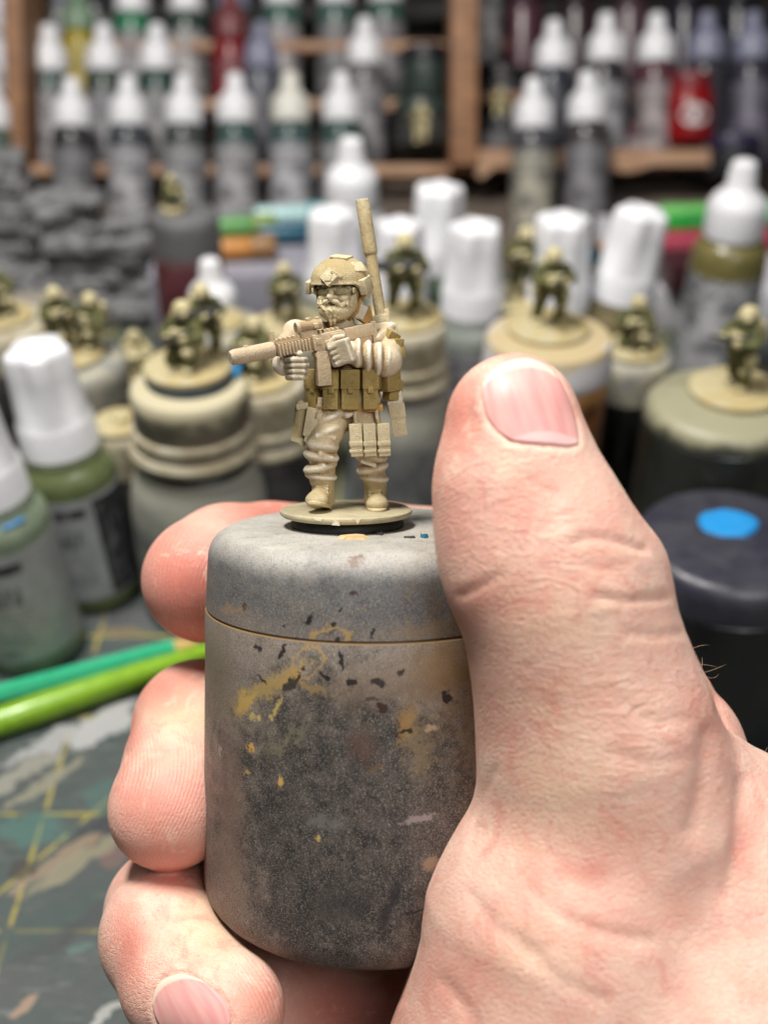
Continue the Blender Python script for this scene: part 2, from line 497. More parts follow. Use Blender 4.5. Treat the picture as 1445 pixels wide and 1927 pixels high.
    base = s.mix(s.math('MULTIPLY', hz2, 0.5), base, lin((156, 134, 96)))
    for b in L: base = blob(base, *b)
    if not zlid:                     # flecks scratched down to bare black plastic
        ck = s.noise(9, 6, 0.75, co, dist=1.2)
        band = s.math('MULTIPLY', s.step(z, -2.4, -1.4), s.step(n3, 0.45, 0.55))
        base = s.mix(s.math('MULTIPLY', s.step(ck, 0.655, 0.68), band), base, lin((34, 31, 30)))
        yl = s.noise(8, 6, 0.8, co, dist=0.5)
        base = s.mix(s.math('MULTIPLY', s.step(yl, 0.62, 0.7), s.math('MULTIPLY', s.step(z, -3.2, -2.2), 0.6)), base, lin((158, 138, 92)))
    if not zlid: base = s.mix(s.step(z, -1.058, -1.044), base, lin((132, 106, 72)))
    s.col(base)
    s.rough(s.step(v, 0.3, 0.7, 0.62, 0.42))
    s.b.inputs['Specular IOR Level'].default_value = 0.45
    h = s.math('ADD', v, s.math('MULTIPLY', n2, 1.2))
    s.nrm(s.bump(h, 0.35, 0.012))
    return s.m

pot = thing('painting_handle', 'round paint pot with grey taupe overspray and ochre smears, gripped in the hand', 'pot', POTM)
plid = [(0, -1.015), (2.0, -1.015), (2.184, -1.015), (2.194, -1.004), (2.19, -0.9), (2.165, -0.55), (2.15, -0.36)]
for i in range(1, 9):
    a = math.pi/2*i/8
    plid.append((1.80+0.35*math.cos(a), -0.36+0.35*math.sin(a)))
plid += [(1.2, -0.004), (0, 0.0)]
lid = new_obj('lid', lathe('lid', plid, 96), pot_material('overspray_lid', True), pot)
pbody = [(0, -5.2), (1.5, -5.2), (1.83, -5.2)]
for i in range(1, 9):
    a = math.pi/2*i/8
    pbody.append((1.83+0.47*math.sin(a), -4.73-0.47*math.cos(a)))
pbody += [(2.285, -4.0), (2.25, -2.8), (2.215, -1.6), (2.206, -1.06), (2.2, -1.045), (2.18, -1.036), (2.178, -1.025), (0, -1.025)]
pb = new_obj('body', lathe('pot_body', pbody, 96), pot_material('overspray_body', False), pot)
# dried blobs of paint standing on the lid
def flake(name, px, w, dpt, h, c, n=9, y0=-0.9):
    bm = bmesh.new(); rnd = random.Random(px)
    ring = []; top = []
    for i in range(n):
        a = 2*math.pi*i/n; k = rnd.uniform(0.6, 1.15)
        ring.append(bm.verts.new((w*k*math.cos(a), dpt*k*math.sin(a), -0.01)))
        top.append(bm.verts.new((w*k*0.75*math.cos(a), dpt*k*0.75*math.sin(a), h*rnd.uniform(0.3, 1.2))))
    for i in range(n):
        j = (i+1) % n
        bm.faces.new((ring[i], ring[j], top[j], top[i]))
    bm.faces.new(top)
    o = new_obj(name, bm_mesh(name, bm), paint('flake_%d%d%d' % c, c, 0.6), pot)
    o.location = ((px-700)/145.0, y0, 0.0)
    return o
flake('dried_paint', 795, 0.075, 0.12, 0.05, (52, 120, 150))
flake('dried_paint', 668, 0.26, 0.16, 0.03, (202, 174, 128), 13, -0.95)
flake('dried_paint', 716, 0.06, 0.08, 0.035, (46, 42, 40), 7, -0.72)
flake('dried_paint', 655, 0.05, 0.05, 0.04, (60, 54, 48), 7, -0.68)
flake('dried_paint', 770, 0.09, 0.05, 0.02, (70, 66, 64), 9, -0.95)

# ================================================================== the hand
def cp(px, py, d, r):
    return ((px-722.5)/FPX*d, -(py-963.5)/FPX*d, d, r*d/FPX)
hs = Sculpt((-4.3, -8.2, 11.0), (6.6, 2.35, 21.6), 0.05)
K = 0.45
def layer(fn, k):
    """sculpt one finger on its own, then join it to the hand with a tight crease"""
    keep = hs.f; hs.f = np.full(keep.shape, 1e3, np.float32); fn(hs)
    b = hs.f; r = np.minimum(keep, b)
    h = np.maximum(k-np.abs(keep-b), 0)/k
    hs.f = (r-h*h*h*k/6).astype(np.float32)
def palm(s):
    s.chain([cp(1238, 1444, 16.0, 152), cp(1290, 1700, 16.6, 230), cp(1300, 2000, 16.5, 260)], K)
    s.chain([cp(1360, 1590, 15.6, 165), cp(1470, 1800, 15.2, 290), cp(1500, 2200, 14.8, 380)], K)
    s.chain([cp(1200, 1500, 17.6, 150), cp(1180, 1900, 18.2, 190)], K)
palm(hs)
def index(s):
    s.chain([cp(1250, 1420, 16.4, 150), cp(1080, 1150, 18.4, 118), cp(960, 1075, 19.6, 112), cp(700, 1046, 19.75, 100), cp(510, 1056, 18.9, 108),
             cp(430, 1072, 18.2, 120), cp(392, 1088, 17.7, 118)], 0.3)
    s.ell(cp(395, 1092, 17.7, 0)[:3], (1.0, 0.9, 0.95), 0.2)
layer(index, 0.25)
def middle(s):
    s.chain([cp(1250, 1500, 17.5, 150), cp(1050, 1400, 19.6, 118), cp(650, 1375, 20.1, 116), cp(450, 1362, 19.0, 116), cp(378, 1368, 17.9, 122),
             cp(345, 1440, 17.0, 106), cp(322, 1515, 16.3, 108), cp(322, 1524, 16.2, 110)], 0.3)
layer(middle, 0.10)
def ring(s):
    s.chain([cp(1250, 1600, 18.0, 150), cp(1000, 1680, 19.8, 120), cp(640, 1670, 20.2, 116), cp(420, 1680, 18.6, 118), cp(325, 1715, 17.0, 120),
             cp(308, 1765, 16.1, 116)], 0.3)
    s.chain([cp(308, 1765, 16.1, 116), cp(345, 1845, 15.3, 112), cp(428, 1898, 14.8, 108)], 0.3)
layer(ring, 0.10)
def pinky(s):
    s.chain([cp(1250, 1850, 17.5, 150), cp(950, 1905, 17.8, 140), cp(700, 1912, 17.4, 140), cp(490, 1900, 17.2, 125)], 0.3)
layer(pinky, 0.10)
def thumb(s):
    s.chain([cp(964, 790, 13.3, 123), cp(974, 900, 13.3, 142), cp(1014, 1015, 13.35, 166), cp(1054, 1115, 13.4, 178),
             cp(1087, 1240, 13.6, 190), cp(1122, 1380, 13.8, 213), cp(1162, 1510, 14.1, 246)], 0.5)
    s.ell(cp(914, 1010, 13.2, 0)[:3], (0.50, 1.0, 0.6), 0.5)          # pad of the thumb against the pot
    s.ell(cp(1165, 1075, 13.5, 0)[:3], (0.50, 0.5, 0.55), 0.5)        # knuckle
    s.chain([cp(1112, 1480, 13.9, 190), cp(1112, 1560, 14.0, 204), cp(1082, 1730, 14.1, 268), cp(1062, 1985, 14.3, 338)], 0.5)
    s.chain([cp(1225, 1530, 14.6, 190), cp(1330, 1700, 14.7, 300), cp(1330, 2050, 14.4, 420)], 0.6)
layer(thumb, 0.22)
hV, hQ = hs.net()
hV = relax(hV, hQ, 4, 0.5)
hN = vnormals(hV, hQ)
# screen position of every vertex: used to place the creases and flushed patches where the skin has them
hpx = 722.5+hV[:, 0]/hV[:, 2]*FPX; hpy = 963.5-hV[:, 1]/hV[:, 2]*FPX
face = (hN[:, 2] < 0.15).astype(float)
def seg_dist(px, py, pts):
    d = np.full(len(px), 1e9)
    for (x0, y0), (x1, y1) in zip(pts[:-1], pts[1:]):
        vx, vy = x1-x0, y1-y0; L = vx*vx+vy*vy+1e-9
        t = np.clip(((px-x0)*vx+(py-y0)*vy)/L, 0, 1)
        d = np.minimum(d, np.hypot(px-x0-t*vx, py-y0-t*vy))
    return d
def in_poly(px, py, poly):
    ins = np.zeros(len(px), bool)
    for (x0, y0), (x1, y1) in zip(poly, poly[1:]+poly[:1]):
        c = ((y0 > py) != (y1 > py)) & (px < (x1-x0)*(py-y0)/(y1-y0+1e-9)+x0)
        ins ^= c
    return ins
CREASE = [  # (polyline, depth cm, width px)
    ([(1072, 1024), (1110, 1010), (1160, 1018), (1212, 1034)], .050, 9), ([(1120, 1122), (1185, 1130), (1256, 1122)], .050, 8),
    ([(1085, 1060), (1150, 1070), (1180, 1060)], .02, 8), ([(866, 1120), (900, 1106), (938, 1084)], .028, 9), ([(1180, 1190), (1240, 1196), (1280, 1190)], .03, 9),
    ([(930, 1452), (906, 1510), (884, 1590)], .022, 10), ([(1000, 1675), (1050, 1722), (1120, 1752), (1222, 1772)], .035, 16),
    ([(890, 1690), (935, 1745), (1010, 1790)], .03, 18), ([(985, 1790), (1060, 1850), (1130, 1880)], .03, 18), ([(1325, 1380), (1318, 1470), (1300, 1560)], .06, 20),
    ([(1395, 1470), (1388, 1580), (1370, 1680)], .07, 20), ([(1345, 1260), (1352, 1340), (1390, 1440)], .04, 12), ([(835, 1850), (880, 1900), (900, 1940)], .03, 16),
    ([(1180, 1330), (1240, 1360), (1300, 1350)], .02, 14), ([(1150, 1420), (1230, 1440), (1300, 1420)], .02, 14), ([(960, 880), (1000, 905), (1050, 930)], .015, 9),
    ([(246, 1420), (290, 1400), (384, 1392)], .02, 12), ([(775, 1700), (790, 1780), (760, 1880)], .03, 12), ([(905, 700), (880, 760), (890, 820), (930, 860)], .012, 10),
    ([(290, 1720), (330, 1790), (410, 1830)], .03, 12)]
disp = np.zeros(len(hV))
for pts, dp, w in CREASE:
    d = seg_dist(hpx, hpy, pts)
    disp += face*(-dp*0.62*np.exp(-(d/(0.8*w))**2)+dp*0.12*np.exp(-((d-2.4*w)/(1.6*w))**2))
NAIL_T = [[(908, 722), (918, 702), (945, 684), (985, 675), (1015, 682), (1042, 700)],      # thumb nail: free edge, right side, cuticle, left side
          [(1042, 700), (1063, 738), (1078, 775), (1086, 812), (1088, 836)],
          [(935, 812), (960, 832), (1000, 837), (1040, 840), (1070, 843), (1088, 836)],
          [(908, 722), (906, 745), (910, 765), (914, 780), (922, 796), (935, 812)]]
NAIL_R = [[(287, 1885), (291, 1862), (302, 1843), (330, 1832), (352, 1831), (375, 1842)],
          [(375, 1842), (395, 1855), (412, 1868), (426, 1884), (434, 1904), (436, 1925)],
          [(330, 1960), (350, 1968), (375, 1968), (400, 1960), (420, 1945), (436, 1925)],
          [(287, 1885), (288, 1900), (292, 1915), (300, 1930), (312, 1945), (330, 1960)]]
def outline(nl): return nl[0]+nl[1][1:]+nl[2][::-1][1:]+nl[3][::-1][1:-1]
for nl, up in ((NAIL_T, 0.010), (NAIL_R, 0.010)):
    o = outline(nl)
    d = seg_dist(hpx, hpy, o+o[:1]); i = in_poly(hpx, hpy, o)
    near = face*(hV[:, 2] < 16.4)
    disp += near*np.where(i, -0.035, up*np.exp(-((d-9)/8)**2)-0.02*np.exp(-(d/4)**2))
cz = np.array(hV)
lump = (np.sin(hV[:, 0]*2.3+1)*np.sin(hV[:, 1]*1.9+.4)*np.sin(hV[:, 2]*2.1))*.02
hV2 = hV+hN*(disp+lump)[:, None]
HC = P(1100, 1400, 14)
def cam2world(A):
    A = np.asarray(A)
    return A[:, :1]*np.array(EX)+A[:, 1:2]*np.array(UP)+A[:, 2:3]*np.array(FW)+np.array(CAM)
hW = cam2world(hV2)
hand_me = mesh_np('hand', hW-np.array(HC), hQ)
if vnormals(hW, hQ)[np.argmax(hW[:, 2])][2] < 0: hand_me.flip_normals()
# colour of the skin: flushed and pale patches, print ridges on the pads
def blobs(L):
    v = np.zeros(len(hV))
    for x, y, w, h, a in L:
        v = np.maximum(v, a*np.exp(-((hpx-x)/w)**2-((hpy-y)/h)**2))
    return v
red = blobs([(870, 780, 60, 110, .75), (850, 960, 70, 120, .5), (900, 1130, 90, 60, .4), (1000, 640, 130, 50, .7), (345, 1090, 130, 150, .95), (600, 960, 260, 60, 1.0),
             (340, 1200, 90, 40, .9), (300, 1290, 90, 60, .8), (240, 1370, 34, 60, .9), (300, 1510, 120, 110, .72), (320, 1610, 90, 40, .8), (345, 1650, 90, 30, 1.0),
             (240, 1780, 36, 90, .8), (500, 1880, 60, 60, .75), (640, 1900, 120, 80, 1.0), (1110, 1640, 50, 34, .75), (1105, 1630, 130, 90, .3), (960, 1370, 60, 40, .45),
             (860, 1850, 110, 90, .45), (1330, 1330, 60, 80, .6), (1180, 1740, 140, 40, .35), (1395, 1600, 24, 120, .45), (1000, 900, 60, 50, .35), (1000, 1290, 300, 80, .12), (1140, 980, 70, 60, .25)])
pale = blobs([(345, 1340, 70, 50, .9), (410, 1730, 80, 80, .8), (1040, 1160, 130, 90, .35), (1050, 1480, 120, 120, .4), (1100, 1560, 160, 60, .3), (960, 880, 40, 40, .25), (1040, 1330, 120, 80, .3), (1000, 1800, 100, 60, .3)])
rid = blobs([(330, 1090, 120, 140, 1.0), (290, 1490, 120, 150, 1.0), (500, 1870, 80, 90, 1.0), (835, 900, 40, 260, .8), (330, 1350, 100, 90, .4)])
ridc = np.where(hpy < 1230, np.hypot(hpx-455, (hpy-1110)*0.85), np.where(hpy < 1645, hpx*1.0+12*np.sin(hpy/60)+.0016*(hpy-1450)**2, np.hypot(hpx-250, (hpy-1985))))
ridc = np.where(hpx > 700, hpy*0.9+hpx*.5, ridc)*15.5/FPX
set_attr(hand_me, 'red', red); set_attr(hand_me, 'pale', pale); set_attr(hand_me, 'rid', rid); set_attr(hand_me, 'ridc', ridc)
wr = blobs([(1080, 1060, 170, 110, 1.0), (1240, 1330, 190, 170, 1.0), (900, 950, 90, 160, .5), (1000, 880, 90, 60, .6)])
set_attr(hand_me, 'wrk', wr)

def skin_material():
    s = NT('skin')
    co = s.coord()
    R = s.attr('red'); PL = s.attr('pale'); RI = s.attr('rid'); RC = s.attr('ridc'); WK = s.attr('wrk')
    mot = s.noise(1.3, 4, 0.55, co); mot2 = s.noise(5.0, 4, 0.6, co)
    base = s.mix(s.step(mot, 0.35, 0.68), lin((243, 203, 184)), lin((237, 187, 168)))
    base = s.mix(s.math('MULTIPLY', s.step(mot2, 0.5, 0.72), 0.35), base, lin((246, 214, 196)))
    base = s.mix(PL, base, lin((240, 208, 172)))
    base = s.mix(s.math('MULTIPLY', R, 0.9), base, lin((206, 118, 102)))
    fine = s.noise(30, 3, 0.6, co)
    mo3 = s.noise(2.2, 5, 0.7, co, dist=0.8)
    base = s.mix(s.math('MULTIPLY', s.step(mo3, 0.5, 0.66), 0.5), base, lin((224, 150, 136)))
    base = s.mix(s.math('MULTIPLY', s.step(mo3, 0.46, 0.32), 0.4), base, lin((246, 218, 196)))
    base = s.mix(s.step(fine, 0.56, 0.75, 0, 0.16), base, lin((196, 122, 104)))
    s.col(base)
    s.b.inputs['Subsurface Weight'].default_value = 0.55
    s.b.inputs['Subsurface Radius'].default_value = (1.0, 0.36, 0.2)
    s.b.inputs['Subsurface Scale'].default_value = 0.12
    s.rough(s.step(mot2, 0.3, 0.7, 0.42, 0.58))
    s.b.inputs['Specular IOR Level'].default_value = 0.42
    # relief: cross-hatched skin lines, pores, print ridges, knuckle wrinkles
    mp = s.n('ShaderNodeMapping'); s.link(co, mp.inputs[0]); mp.inputs['Rotation'].default_value = (0.4, 0.6, 0.5); mp.inputs['Scale'].default_value = (1, 1.7, 1)
    warp = s.noise(3.0, 3, 0.5, co, out='Color')
    va = s.n('ShaderNodeVectorMath', operation='MULTIPLY_ADD'); s.link(warp, va.inputs[0]); va.inputs[1].default_value = (.25, .25, .25); s.link(mp.outputs[0], va.inputs[2])
    v1 = s.n('ShaderNodeTexVoronoi', feature='DISTANCE_TO_EDGE'); v1.inputs['Scale'].default_value = 12; s.link(va.outputs[0], v1.inputs['Vector'])
    v2 = s.n('ShaderNodeTexVoronoi', feature='DISTANCE_TO_EDGE'); v2.inputs['Scale'].default_value = 26; s.link(va.outputs[0], v2.inputs['Vector'])
    cell = s.math('ADD', s.step(v1.outputs[0], 0.0, 0.16), s.math('MULTIPLY', s.step(v2.outputs[0], 0.0, 0.2), 0.6))
    ridge = s.math('MULTIPLY', s.math('SINE', s.math('MULTIPLY', s.math('ADD', RC, s.math('MULTIPLY', mot2, 0.05)), 2*math.pi/0.052)), RI)
    # wrinkles running across the knuckle
    mp2 = s.n('ShaderNodeMapping'); s.link(co, mp2.inputs[0]); mp2.inputs['Rotation'].default_value = (0, -0.35, 0); mp2.inputs['Scale'].default_value = (1.1, 3.2, 4.0)
    wrn = s.noise(1.6, 5, 0.6, mp2.outputs[0], dist=0.8)
    wr2 = s.math('MULTIPLY', s.math('ABSOLUTE', s.math('SUBTRACT', wrn, 0.5)), s.math('MULTIPLY', s.math('ADD', WK, 0.12), 9.0))
    h = s.math('ADD', s.math('MULTIPLY', cell, s.math('SUBTRACT', 0.5, s.math('MULTIPLY', RI, 0.45))), s.math('MULTIPLY', ridge, 0.22))
    h = s.math('ADD', h, s.math('MULTIPLY', fine, 0.9))
    h = s.math('ADD', h, wr2)
    s.nrm(s.bump(h, 0.6, 0.016))
    return s.m
hand = new_obj('hand', hand_me, skin_material())
hand.location = HC
tag(hand, 'bare right hand gripping the grey pot, thumb up in front and fingers wrapped behind', 'hand')
bvh = BVHTree.FromPolygons([tuple(v) for v in hW], [tuple(int(i) for i in q) for q in hQ])

def nail_material(name, a):
    s = NT(name)
    co = s.coord('Generated')
    t = s.attr('nt'); u = s.attr('nu')
    n = s.noise(3, 3, 0.5, s.coord())
    st = s.n('ShaderNodeTexNoise'); st.inputs['Scale'].default_value = 9; st.inputs['Detail'].default_value = 4
    cmb = s.n('ShaderNodeCombineXYZ'); s.link(u, cmb.inputs[0]); s.link(s.math('MULTIPLY', t, 0.12), cmb.inputs[1]); s.link(cmb.outputs[0], st.inputs['Vector'])
    base = s.mix(s.step(st.outputs[0], 0.38, 0.66), lin((230, 174, 166)), lin((222, 156, 152)))
    base = s.mix(s.step(s.math('ADD', t, s.math('MULTIPLY', s.math('SUBTRACT', n, 0.5), 0.04)), 0.13, 0.07), base, lin((240, 214, 194)))        # free edge
    uu = s.math('SUBTRACT', u, 0.62)
    lun = s.math('ADD', t, s.math('MULTIPLY', s.math('MULTIPLY', uu, uu), -0.9))
    base = s.mix(s.step(lun, a, a+0.03), base, lin((236, 190, 186)))
    s.col(base)
    s.b.inputs['Subsurface Weight'].default_value = 0.35
    s.b.inputs['Subsurface Radius'].default_value = (0.6, 0.25, 0.2); s.b.inputs['Subsurface Scale'].default_value = 0.1
    s.rough(0.45); s.b.inputs['Specular IOR Level'].default_value = 0.4
    s.nrm(s.bump(s.math('ADD', st.outputs[0], s.math('MULTIPLY', n, 0.3)), 0.12, 0.01))
    return s.m
def make_nail(nl, name, m, lift, n=22, dome=0.05):
    top, right, bot, left = [np.array(c, float) for c in nl]
    def at(c, t):
        x = t*(len(c)-1); i = min(int(x), len(c)-2); return c[i]+(c[i+1]-c[i])*(x-i)
    G = np.zeros((n, n, 3)); ok = np.zeros((n, n), bool); tt = []; uu = []
    for j in range(n):
        for i in range(n):
            u, v = i/(n-1), j/(n-1)
            p = (1-v)*at(top, u)+v*at(bot, u)+(1-u)*at(left, v)+u*at(right, v) \
                - ((1-u)*(1-v)*top[0]+u*(1-v)*top[-1]+(1-u)*v*bot[0]+u*v*bot[-1])
            dr = (FW+EX*((p[0]-722.5)/FPX)-UP*((p[1]-963.5)/FPX)).normalized()
            hit, nr, _, _ = bvh.ray_cast(CAM, dr)
            if hit is None: hit = Vector(G[j, i-1]) if i else Vector(G[j-1, i]); nr = -FW
            if nr.dot(dr) > 0: nr = -nr
            e = lift+dome*math.sin(math.pi*u)**0.6*math.sin(math.pi*min(max(v*0.9+0.05, 0), 1))**0.6
            G[j, i] = hit+nr*e
            tt.append(v); uu.append(u)
    for _ in range(3):
        H = G.copy()
        H[1:-1, 1:-1] = (G[:-2, 1:-1]+G[2:, 1:-1]+G[1:-1, :-2]+G[1:-1, 2:])/4
        H[0, 1:-1] = (G[0, :-2]+G[0, 2:]+G[0, 1:-1])/3; H[-1, 1:-1] = (G[-1, :-2]+G[-1, 2:]+G[-1, 1:-1])/3
        H[1:-1, 0] = (G[:-2, 0]+G[2:, 0]+G[1:-1, 0])/3; H[1:-1, -1] = (G[:-2, -1]+G[2:, -1]+G[1:-1, -1])/3
        G = H
    V = G.reshape(-1, 3)
    Fq = np.array([(j*n+i, (j+1)*n+i, (j+1)*n+i+1, j*n+i+1) for j in range(n-1) for i in range(n-1)])
    Nn = vnormals(V, Fq)
    if Nn.mean(0) @ np.array(FW) > 0: Fq = Fq[:, ::-1]; Nn = -Nn
    low = V-Nn*0.035
    b = [i for i in range(n)]+[j*n+n-1 for j in range(1, n)]+[(n-1)*n+i for i in range(n-2, -1, -1)]+[j*n for j in range(n-2, 0, -1)]
    side = np.array([(b[k], b[(k+1) % len(b)], b[(k+1) % len(b)]+n*n, b[k]+n*n) for k in range(len(b))])
    me = mesh_np(name, np.concatenate([V, low])-np.array(HC), np.concatenate([Fq, side, Fq[:, ::-1]+n*n]))
    bm = bmesh.new(); bm.from_mesh(me); bmesh.ops.recalc_face_normals(bm, faces=bm.faces); bm.to_mesh(me); bm.free()
    set_attr(me, 'nt', tt+tt); set_attr(me, 'nu', uu+uu)
    return new_obj(name, me, m, hand)
make_nail(NAIL_T, 'thumb_nail', nail_material('nail', 0.80), 0.016, 22, 0.04)
make_nail(NAIL_R, 'finger_nail', nail_material('nail_pink', 0.95), 0.014, 18, 0.03)
# stray hairs at the back of the knuckle
bm = bmesh.new(); rnd = random.Random(4)
for (a, b, c) in [((1282, 1190), (1300, 1215), (1306, 1240)), ((1290, 1228), (1312, 1212), (1335, 1214)), ((1322, 1266), (1340, 1262), (1366, 1250)),
                  ((1330, 1274), (1344, 1280), (1352, 1268)), ((1312, 1250), (1330, 1250), (1350, 1256)), ((1425, 1436), (1436, 1420), (1444, 1405)), ((1318, 1262), (1322, 1248), (1320, 1236))]:
    pts = []
    for i in range(7):
        t = i/6; q = [(1-t)**2*a[k]+2*t*(1-t)*b[k]+t*t*c[k] for k in (0, 1)]
        pts.append(P(q[0], q[1], 14.3+0.5*t)-HC)
    bm = bmesh.new(); tube_bm(bm, pts, [0.0034]*5+[0.0025, 0.001], 5)
    new_obj('hair', bm_mesh('hair', bm, True), paint('hair_fair', (170, 140, 110), 0.4), hand)

# ================================================================== the miniature soldier
# modelled in units of one photograph pixel at its own distance, x right, y up, z towards the viewer, from the middle of the base's top
SPX = 15.75/FPX
SOLDIER_M = POTM @ Matrix.Translation((-49*SPX, 0, 33*SPX)) @ Matrix(((1, 0, 0, 0), (0, 0, -1, 0), (0, 1, 0, 0), (0, 0, 0, 1))) @ Matrix.Scale(SPX, 4)
def mini_paint(name, c, shade, hi, amt=1.0, sc=1.0):
    """primed metal: wash painting shade into the hollows, dry-brush painting light on the edges, grainy from the spray"""
    if name in MATS: return MATS[name]
    s = NT(name)
    co = s.coord()
    n1 = s.noise(0.02*sc, 4, 0.6, co); n2 = s.noise(0.11*sc, 4, 0.65, co); n3 = s.noise(0.45*sc, 2, 0.6, co)
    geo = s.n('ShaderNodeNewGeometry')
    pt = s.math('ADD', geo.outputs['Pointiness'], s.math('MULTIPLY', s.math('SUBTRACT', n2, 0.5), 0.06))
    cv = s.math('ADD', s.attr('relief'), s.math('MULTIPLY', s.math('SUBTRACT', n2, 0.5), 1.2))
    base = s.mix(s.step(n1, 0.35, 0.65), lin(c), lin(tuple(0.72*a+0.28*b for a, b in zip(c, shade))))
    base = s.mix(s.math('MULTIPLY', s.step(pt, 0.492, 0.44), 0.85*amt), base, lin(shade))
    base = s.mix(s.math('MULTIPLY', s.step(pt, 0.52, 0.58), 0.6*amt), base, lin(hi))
    base = s.mix(s.math('MULTIPLY', s.step(cv, -0.25, -1.5), 0.95*amt), base, lin(shade))  # darkens hollows by their relief, as shade would
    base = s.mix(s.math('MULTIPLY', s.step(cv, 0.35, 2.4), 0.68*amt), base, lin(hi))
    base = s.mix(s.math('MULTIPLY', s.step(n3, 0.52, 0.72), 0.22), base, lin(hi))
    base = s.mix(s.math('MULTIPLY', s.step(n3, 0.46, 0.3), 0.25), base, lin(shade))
    s.col(base)
    s.rough(0.72)
    s.b.inputs['Specular IOR Level'].default_value = 0.3
    s.nrm(s.bump(s.math('ADD', n3, s.math('MULTIPLY', n2, 0.8)), 0.30, 0.9))
    MATS[name] = s.m
    return s.m
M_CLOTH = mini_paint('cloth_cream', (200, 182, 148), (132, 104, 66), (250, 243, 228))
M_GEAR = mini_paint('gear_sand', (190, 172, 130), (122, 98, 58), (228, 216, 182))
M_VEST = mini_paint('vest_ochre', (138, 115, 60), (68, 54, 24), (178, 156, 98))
M_VEST_SHADE = mini_paint('vest_shade', (96, 76, 38), (54, 42, 18), (140, 116, 66))  # vest tone darkened, painting shade into the gaps between pouches
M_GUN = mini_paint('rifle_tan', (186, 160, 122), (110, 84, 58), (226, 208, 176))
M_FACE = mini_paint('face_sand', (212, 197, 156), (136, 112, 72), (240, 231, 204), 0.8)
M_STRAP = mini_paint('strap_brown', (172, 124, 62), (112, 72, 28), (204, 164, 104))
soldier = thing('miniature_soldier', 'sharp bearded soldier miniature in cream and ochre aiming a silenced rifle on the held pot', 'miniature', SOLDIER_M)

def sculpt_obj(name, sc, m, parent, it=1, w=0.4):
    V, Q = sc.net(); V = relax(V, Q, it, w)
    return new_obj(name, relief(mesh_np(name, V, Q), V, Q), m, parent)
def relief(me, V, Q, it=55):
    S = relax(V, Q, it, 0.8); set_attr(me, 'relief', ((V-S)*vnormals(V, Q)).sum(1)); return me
def rot(ax, deg): return np.array(Matrix.Rotation(rad(deg), 3, ax))
def mul(*a):
    r = a[0]
    for b in a[1:]: r = r @ b
    return r

# ---- body: trousers, jacket, sleeves and gloves in one skin
b = Sculpt((-140, 2, -75), (140, 355, 110), 1.5)
def folds(n, amp, ph=0.0, sk=0.8, sharp=1.4, lo=0.0, hi=1.0):
    def f(t, a):
        w = np.clip((t-lo)/0.08, 0, 1)*np.clip((hi-t)/0.08, 0, 1)
        q = 0.5+0.5*np.sin(2*np.pi*(n*t)+ph+sk*np.sin(a+ph*1.7)+0.5*np.sin(2*a+ph))
        return amp*w*(q**sharp-0.35)*(0.65+0.45*np.sin(a*1.0+ph*2.1+3*t))
    return f
# leg stepping forward (on the left of the picture)
b.cone((-10, 196, -4), (-41, 128, 20), 34, 29, 8, fold=folds(2.0, 3.5, 0.4, 2.0))
b.cone((-42, 128, 20), (-45, 58, 12), 27, 23, 8, fold=folds(1.6, 2.0, 1.2, 2.4, 1.2))
b.ell((-46, 124, 34), (22, 19, 16), 10)
b.ell((-36, 146, 18), (33, 14, 30), 6, rot('Z', 24)); b.ell((-26, 172, 8), (37, 13, 33), 6, rot('Z', 30)); b.ell((-43, 122, 22), (31, 15, 30), 6, rot('Z', -10))
b.ell((-45, 101, 18), (34, 15, 31), 5, rot('Z', -10)); b.ell((-47, 80, 15), (32.5, 13, 31), 5, rot('Z', 13)); b.ell((-46, 63, 13), (30.5, 11, 28), 3.5, rot('Z', -7)); b.cone((-62, 92, 30), (-40, 86, 42), 5, 4, 5); b.cone((-44, 108, 46), (-26, 100, 40), 5, 4, 5)
b.cone((-50, 140, 45), (-20, 135, 40), 4, 3, 8)
# standing leg
b.cone((24, 196, -6), (44, 118, 2), 35, 29, 8, fold=folds(2, 2.5, 2.0, 1.4))
b.cone((44, 118, 2), (54, 46, -10), 27, 21, 8, fold=folds(1.6, 2.0, 0.3, 2.2, 1.2))
b.ell((44, 108, 16), (22, 18, 16), 10)
b.ell((46, 100, 1), (33, 16, 30), 5, rot('Z', -10)); b.ell((50, 76, -4), (31, 13, 29), 5, rot('Z', 13)); b.ell((53, 57, -8), (28, 11, 26), 3.5, rot('Z', -7)); b.cone((32, 92, 24), (54, 84, 26), 5, 4, 5)
# trunk
b.ell((6, 206, -6), (60, 38, 38), 12)
b.ell((10, 258, -8), (64, 62, 42), 14)
b.ell((16, 308, -14), (72, 34, 36), 14)
b.cone((-6, 320, -6), (-8, 352, 0), 27, 24, 10)
b.cone((-18, 190, 26), (6, 178, 30), 5, 4, 9); b.cone((30, 190, 26), (4, 176, 30), 5, 4, 9)
# arm holding the grip (right of the picture)
b.cone((70, 318, -18), (80, 298, -6), 26, 29, 8, fold=folds(1.5, 3, 0.5))
b.cone((80, 298, -6), (74, 277, 22), 29, 30, 8)
b.cone((74, 277, 22), (12, 292, 48), 30, 21, 8, fold=folds(3.4, 8.5, 2.3, 1.7, 0.9, 0.02, 1.2))
b.cone((60, 318, 14), (80, 336, -10), 7, 8, 8); b.cone((48, 336, 4), (84, 338, -20), 8, 9, 8)
